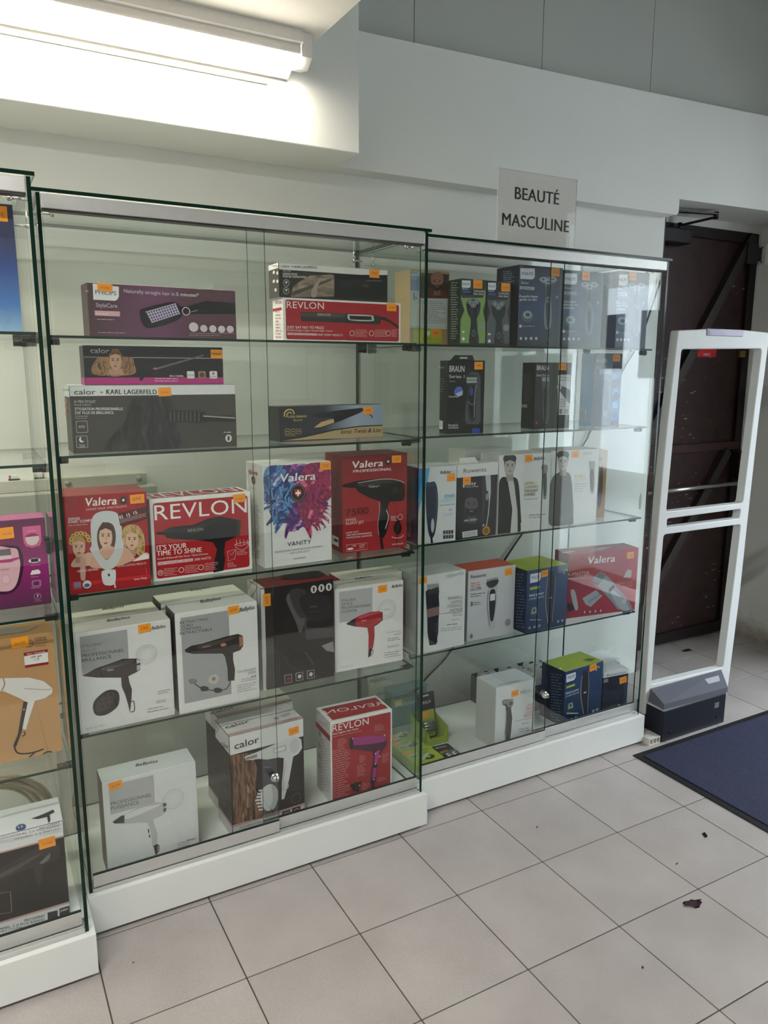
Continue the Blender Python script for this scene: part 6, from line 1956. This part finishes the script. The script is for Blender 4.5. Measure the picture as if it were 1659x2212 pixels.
b.ell(485, 1370, 86, 34, '#d9cfd4').rect(432, 1350, 540, 1385, '#241a20').poly([(425, 1560), (450, 1510), (540, 1495), (572, 1530), (560, 1555), (440, 1572)], '#ded6d8').rect(440, 1650, 585, 1730, '#a05a8c', r=.004).rect(470, 1670, 552, 1710, '#5a1c4a')
for y in (1430, 1595, 1750):
    b.micro(430, y, 565, y + 20, 1, '#c99ab4', -.1)
b.ring(528, 1873, 52, 5, '#c9a4b8')
b.text('7', (515, 1895), (545, 1893), 45, WHT, bold=.02)
b.micro(480, 1935, 588, 1950, 1, '#c99ab4', -.1)
b.tagp(90, 985, '74,99', 2, w=.030, h=.026).done()

b = Carton('hair_dryer_box', 'brown kraft carton printed with a white hair dryer and cord', 'c6', S4, 0.016, 0, (0, 0), (0, 0), (0, 0), 0.10, M('#b58a5c', .6, noise=.05, scale=100), M('#a87e52', .6), M('#a87e50', .6), M('#b99a70', .6), h=0.300, xw=(-1.50, 0.2555))
b.cur = 'printed_dryer'
b.poly([(-60, 680), (20, 672), (180, 668), (270, 690), (325, 735), (322, 765), (280, 795), (215, 812), (200, 860), (180, 920), (160, 990), (138, 985), (150, 900), (165, 820), (120, 795), (30, 755), (-60, 745)], '#d6d3d0', sm=False)
b.line([(20, 672), (28, 710), (10, 752)], 8, '#b9846a', sm=True).line([(150, 735), (300, 742), (318, 715)], 4, '#b08a84', sm=True)
b.poly([(145, 815), (172, 820), (148, 930), (135, 1000), (100, 1095), (80, 1090), (110, 1020), (125, 930)], '#2a2422').ell(148, 865, 5, 6, '#c9a05a')
b.line([(88, 1092), (105, 1130), (150, 1138), (215, 1128), (270, 1108)], 9, '#231e1d', sm=True).line([(215, 1130), (180, 1160)], 9, '#231e1d').line([(265, 1140), (295, 1126), (322, 1128)], 8, '#231e1d', sm=True)
b.line([(148, 1000), (155, 1020), (135, 1030)], 6, '#2a2422', sm=True)
b.text('100%', (215, 446), (290, 436), 24, '#7a5a3a', bold=.02)
b.cur = 'eco_logo'
b.ring(180, 458, 27, 5, '#7a5a3a').line([(165, 465), (195, 450)], 4, '#7a5a3a')
b.micro(218, 455, 285, 480, 2, '#8f6c48', -.1)
b.cur = 'test_sticker'
b.poly([(146, 515), (294, 492), (300, 585), (155, 608)], '#dedad6').poly([(146, 515), (294, 492), (295, 510), (148, 536)], '#8c1c24').poly([(154, 592), (299, 570), (300, 585), (155, 608)], '#8c1c24')
b.text('sehr gut', (190, 548), (258, 536), 14, '#333', bold=.02).text('(1,4)', (210, 562), (242, 557), 12, '#333')
b.text('Haar + Kosmetik', (168, 527), (278, 510), 9, WHT)
b.cur = 'top_cord'
b.poly([(0, 375), (60, 360), (150, 365), (235, 348), (160, 385), (60, 400), (0, 405)], '#8a8478', 'T', sm=True)
b.tagp(121, 428, '84,90€', 2, w=.036, h=.024).done()

b = Carton('hair_dryer_box', 'black CALOR PRO EXPERT carton with white lid lettered PRO EXPERT', 'c7', S5, -0.028, -1, (0, 0), (0, 0), (0, 0), 0.115, M('#1a1817', .3), '#d9d8d4', '#dcdee0', '#dedcd2', h=0.255, xw=(-1.52, 0.2585))
b.cur = 'white_band'
b.frac(0, .83, 1, 1, '#dfe0e2').frac(0, 0, 1, .13, '#d3d5d8').frac(0, .13, 1, .15, '#c49a96').frac(0, .83, 1, .845, '#c49a96')
b.cur = 'printed_dryer'
b.poly([(-20, 790), (60, 740), (200, 660), (290, 640), (318, 680), (300, 720), (230, 755), (220, 830), (200, 860), (180, 800), (175, 770), (100, 790), (0, 830)], '#2f2c2b', sm=True).poly([(210, 740), (250, 700), (265, 690), (258, 722), (225, 745)], '#6a6866', sm=True)
b.poly([(0, 800), (130, 730), (220, 690), (120, 760), (0, 820)], '#4a4644', sm=True)
b.text('PRO EXPERT', (128, 1052), (238, 1025), 13, '#5a2a30', bold=.03).text('PROFESSIONNEL. 2 X PLUS RAPIDE*', (-110, 1118), (238, 1042), 11, '#2a2c30', bold=.03).text('PROFESSIONELE STYLING. 2 X SNELLER*', (-100, 1130), (240, 1055), 10, '#2a2c30', bold=.02)
b.cur = 'icons'
b.poly([(250, 1003), (303, 990), (305, 1028), (252, 1042)], '#1c1e28').poly([(312, 982), (365, 966), (367, 1005), (314, 1020)], '#1c1e28')
b.text('2100W', (316, 1000), (360, 987), 10, WHT, bold=.02).line([(0, 900), (55, 892), (62, 1000), (0, 1010)], 3, '#8a7a5a')
b.text('PRO EXPERT', (210, 568), (317, 533), 9, '#5a2a30', 'T', bold=.03).text('PROFESSIONNEL. 2 X PLUS RAPIDE*', (-20, 625), (322, 548), 8, '#2a2c30', 'T', bold=.02).text('STYLING. 2 X SNELLER*', (80, 622), (325, 563), 7, '#2a2c30', 'T', bold=.02)
b.cur = 'printed_top'
b.ell(110, 556, 28, 18, '#3a4a80', 'T').poly([(165, 510), (230, 485), (280, 462), (288, 475), (262, 490), (266, 520), (256, 540), (248, 500), (200, 512)], '#201a1c', 'T')
b.text('15', (98, 562), (122, 556), 12, WHT, 'T')
b.tagp(248, 634, '79,99€', 2, w=.036, h=.026).done()

# coil of pale cable behind it
coil = MB()
for k in range(9):
    r = 0.098 + 0.0052 * k
    yy = 0.215 + 0.011 * math.sin(k * 2.1)
    rr = random.Random(k)
    ph = rr.uniform(0, 6)
    pts = [(-1.402 + r * math.cos(t) * 1.0, yy + 0.008 * math.sin(2 * t + ph), 0.2605 + r * math.sin(t) * (1 + .02 * math.sin(t + ph))) for t in [2 * math.pi * i / 36 for i in range(37)]]
    pts = [(x, y, max(z, S5 + 0.0042)) for x, y, z in pts]
    coil.tube(pts, 0.0042, M('#b7ab90', .55), 7)
tag(coil.build('cable_coil'), 'coil of beige cable standing behind the PRO EXPERT carton', 'cable')

# ================================================================ small goods on the floor of the shaver showcase
LIME = M('#a5bd2a', .45)


def lying_pack(name, label, x0, y0, x1, y1, z0, t, yaw=0):
    cx_, cy_ = (x0 + x1) / 2, (y0 + y1) / 2
    r = tag(empty(name, (cx_, cy_, z0), math.radians(yaw)), label, 'blister pack', 'lime trimmer packs lying on the showcase floor' if 'lime' in label else None)
    w, d = (x1 - x0) / 2, (y1 - y0) / 2
    MB().bbox((-w, -d, 0), (w, d, t), LIME, .0012).build('carton', r)
    m = MB()
    m.box((-w + .012, d - .040, t), (-w + .038, d - .030, t + .0002), M('#c3d2dc'))
    m.box((-w + .014, d - .048, t), (-w + .036, d - .042, t + .0002), M('#3a5a7c'))
    m.build('logo', r)
    for s, px_, py_, hh in (('OneBlade', -.010, d - .026, .011), ('3 x 360', -.012, d - .044, .011)):
        v, f, w_ = text_mesh(s)
        k = hh / CAPH * .8
        MB().add([(px_ + p[0] * k, py_ + p[1] * k, t + .0004) for p in v], f, M('#31401a')).build('lettering', r)
    q = MB()
    th = [i * math.pi / 10 for i in range(20)]
    q.add([(.012 + .021 * math.cos(a), -d + .030 + .015 * math.sin(a), t + .0003) for a in th], [tuple(range(20))], M('#20241c'))
    q.add([(.012 + .008 * math.cos(a), -d + .033 + .007 * math.sin(a), t + .0005) for a in th], [tuple(range(20))], M('#b4c832'))
    q.build('printed_blade', r)
    g = MB().add([(-.022, -d + .028, t + .0006), (.020, -d + .058, t + .0006), (.026, -d + .049, t + .0006), (-.014, -d + .019, t + .0006)], [(0, 1, 2, 3)], M('#c3c9c6'))
    g.build('printed_handle', r)
    MB().box((-w + .004, d - .027, t), (-w + .036, d - .004, t + .0007), ORANGE).build('price_tag', r)


lying_pack('blade_pack', 'lime ONEBLADE pack lying in front, next to the glass door', -0.178, 0.124, -0.066, 0.226, S5, 0.032, 0)
lying_pack('blade_pack', 'lime ONEBLADE pack lying in the middle of three', -0.178, 0.229, -0.072, 0.300, S5, 0.030, 0)
lying_pack('blade_pack', 'lime ONEBLADE pack lying at the back beside the teal box', -0.166, 0.303, -0.078, 0.352, S5, 0.030, 0)

# lime counter tray with a shaver head card
tr = tag(empty('display_tray', (-0.006, 0.32, S5)), 'open lime green card tray holding a black shaver head card', 'tray')
TI = M('#8ba324', .5)


def tp(pts, y0, y1, name, ax='y'):
    mb = MB().prism(pts, (lambda a, c, d: (a, d, c)) if ax == 'y' else (lambda a, c, d: (d, a, c)), y0, y1, LIME)
    mb.build(name, tr)


tp([(-.047, 0), (.047, 0), (.047, .060), (.036, .052), (.028, .026), (-.028, .026), (-.036, .046), (-.047, .056)], -.055, -.0535, 'front_wall')
tp([(-.055, 0), (.055, 0), (.055, .085), (-.055, .060)], -.047, -.0455, 'side_wall', 'x')
tp([(-.055, 0), (.055, 0), (.055, .085), (-.055, .060)], .0455, .047, 'side_wall', 'x')
tp([(-.047, 0), (.047, 0), (.047, .085), (-.047, .085)], .0535, .055, 'back_wall')
MB().box((-.047, -.055, 0), (.047, .055, .0015), TI).build('tray_floor', tr)


def shaver_card(label, loc, rot, w, h, upright=True):
    r = tag(empty('shaver_head_pack', loc), label, 'blister pack')
    r.rotation_euler = rot
    dk = M('#1d1f22', .4)
    pts = rounded([(-w / 2, 0), (w / 2, 0), (w / 2, h), (-w / 2, h)], .008)
    MB().prism(pts, lambda a, c, d: (a, d, c), 0, .0012, dk).build('card', r)
    if upright:
        MB().prism(rounded([(-w * .42, .008), (w * .42, .008), (w * .42, h * .62), (-w * .42, h * .62)], .006), lambda a, c, d: (a, d, c), -.0004, -.0001, LIME).build('lime_panel', r)
        MB().prism(rounded([(-.013, h - .014), (.013, h - .014), (.013, h - .008), (-.013, h - .008)], .0028), lambda a, c, d: (a, d, c), -.0003, -.0001, M('#b9c6bf')).build('hang_hole', r)
    v, f, w_ = text_mesh('BRAUN')
    k = w * .55 / w_
    ty = h * .76 if upright else h * .82
    MB().add([(-w * .28 + p[0] * k, -.0006, ty + p[1] * k * 1.3) for p in v], f, M('#dcdedd')).build('lettering', r)
    hy = h * .30 if upright else h * .32
    hd = MB()
    for i, (dz, rr) in enumerate(((-.010, .0065), (0, .0075), (.010, .0065))):
        hd.tube([(-w * .33, -.010, hy + dz), (w * .33, -.010, hy + dz)], rr, M('#9aa0a2', .25, .8), 10)
    hd.bbox((-w * .36, -.013, hy - .022), (w * .36, -.001, hy - .012), M('#2b2e31', .35), .002)
    hd.build('shaver_head', r)
    MB().bbox((-w * .40, -.021, hy - .028), (w * .40, -.0004, hy + .022), CLEAR, .004).build('blister', r)
    ot = h * .47 if upright else h * .50
    MB().box((-w * .30, -.0015, ot), (-w * .30 + .030, -.0006, ot + .018), ORANGE).build('price_tag', r)
    return r


shaver_card('black BRAUN shaver head card standing in the lime tray', (-0.010, 0.312, S5 + .0016), (math.radians(-9), 0, math.radians(3)), 0.074, 0.170)
shaver_card('black BRAUN shaver head card lying flat beside the lime packs', (-0.012, 0.128, S5 + .0013), (math.radians(-90), 0, math.radians(-3)), 0.074, 0.128, False)

# teal translucent case and two small white boxes behind it
tb = tag(empty('plastic_case', (-0.064, 0.385, S5)), 'translucent teal plastic case lettered PHILISHAVE at the back', 'case')
MB().bbox((-.075, -.022, 0), (.075, .026, .180), TEALP, .004).build('shell', tb)
MB().bbox((-.055, -.010, .003), (.055, .016, .150), M('#8fa9b0', .5), .004).build('insert', tb)
MB().bbox((-.077, -.024, .180), (.077, .028, .190), M('#6f98a6', .35), .003).build('lid', tb)
v, f, w_ = text_mesh('Philishave')
MB().add([(-.055 + p[0] * .10 / w_, -.0226, .125 + p[1] * .026) for p in v], f, M('#dfe6e6')).build('lettering', tb)
MB().box((-.062, -.0224, .128), (-.030, -.0222, .152), M('#c9b86a')).build('label', tb)
for nm, x0, y0, h_, dp, lab in (('lamp_box', -0.176, 0.420, 0.190, 0.045, 'small white PHILIPS box left of the teal case'), ('lamp_box', -0.180, 0.468, 0.222, 0.043, 'taller white box hidden behind the small PHILIPS box')):
    r = tag(empty(nm, (x0, y0, S5)), lab, 'box')
    MB().bbox((0, 0, 0), (.085, dp, h_), M('#d6d9d0', .5), .001).build('carton', r)
    v, f, w_ = text_mesh('PHILIPS')
    MB().add([(.012 + p[0] * .062 / w_, -.0005, h_ - .034 + p[1] * .020) for p in v], f, M('#3a7a9c')).build('lettering', r)
    MB().box((.012, -.0004, h_ - .09), (.07, -.0002, h_ - .05), M('#7fa86a')).build('picture', r)

# three grey trays of hanging cards
GT = M('#43484a', .6, noise=.1)
KI = M('#7a6248', .7)
cards_lab = {3: 'white hanging card in the half-empty grey tray beside the slim trimmer carton', 17: 'white hanging card in the packed grey tray', 8: 'white hanging card in the grey tray behind the navy carton'}
for (x0, x1, n, ystart, lab) in ((0.314, 0.418, 3, 0.455, 'grey open tray with a few white hanging cards beside the slim trimmer carton'), (0.421, 0.540, 17, 0.325, 'grey open tray packed full with white hanging cards'), (0.543, 0.660, 8, 0.34, 'grey open tray of hanging cards behind the lime-topped navy carton')):
    r = tag(empty('display_tray', ((x0 + x1) / 2, 0.41, S5)), lab, 'tray')
    w = (x1 - x0) / 2
    for nm, a, c in (('front_wall', (-w, -.102, 0), (w, -.100, .105)), ('back_wall', (-w, .100, 0), (w, .102, .112)), ('side_wall', (-w, -.0995, 0), (-w + .002, .0995, .110)), ('side_wall', (w - .002, -.0995, 0), (w, .0995, .110)), ('tray_floor', (-w + .0021, -.0995, 0), (w - .0021, .0995, .002))):
        mb = MB().box(a, c, GT)
        mb.build(nm, r)
    for nm, xx in (('kraft_lining', -w + .0022), ('kraft_lining', w - .0030)):
        MB().box((xx, -.0985, .003), (xx + .0008, .0985, .109), KI).build(nm, r)
    rnd = random.Random(n)
    for i in range(n):
        yy = ystart + i * ((0.500 - ystart) / max(n, 1))
        hw = w - .010 - rnd.uniform(0, .004)
        hh = 0.122 + rnd.uniform(-.006, .006)
        cd = tag(empty('blister_card', ((x0 + x1) / 2 + rnd.uniform(-.003, .003), yy, S5 + .0025)), cards_lab[n], 'blister pack', {3: 'cards in the half-empty tray', 17: 'cards in the packed tray', 8: 'cards in the tray behind the navy carton'}[n])
        cd.rotation_euler = (math.radians(rnd.uniform(-3, 1)), 0, 0)
        MB().prism([(-hw, 0), (hw, 0), (hw, hh - .010), (hw - .008, hh), (-hw + .008, hh), (-hw, hh - .010)], lambda a, c, d: (a, d, c), 0, .0012, M(rnd.choice(('#d8d8d2', '#cfcfc8', '#dedfda')), .5)).build('card', cd)
        MB().prism([(-.012, hh - .013), (.012, hh - .013), (.008, hh - .006), (-.008, hh - .006)], lambda a, c, d: (a, d, c), -.0004, -.0001, M('#2c2c2a')).build('hang_hole', cd)

# small fittings
wc = tag(empty('wire_connector', (-1.275, 0.575, 1.1125)), 'tiny connector with red and white wires on top of the grey box', 'connector')
MB().bbox((-.012, -.006, 0), (.018, .006, .004), BLACK, .001).build('block', wc)
for i, c_ in enumerate(('#a8322a', '#d8d8d4', '#d8d8d4', '#d6d2b8')):
    MB().bbox((-.010 + i * .007, -.005, .0035), (-.005 + i * .007, .005, .014), M(c_, .5), .001).build('wire_clip', wc)
rs = tag(empty('rubber_stop', (-1.2361, 0.02, 1.03)), 'black rubber stop stuck on the showcase side glass beside the epilator carton', 'rubber stop')
MB().bbox((-.009, -.012, -.020), (.0, .012, .012), BLACK, .003).build('pad', rs)
MB().bbox((-.013, -.008, .012), (-.001, .008, .020), BLACK, .002).build('lip', rs)
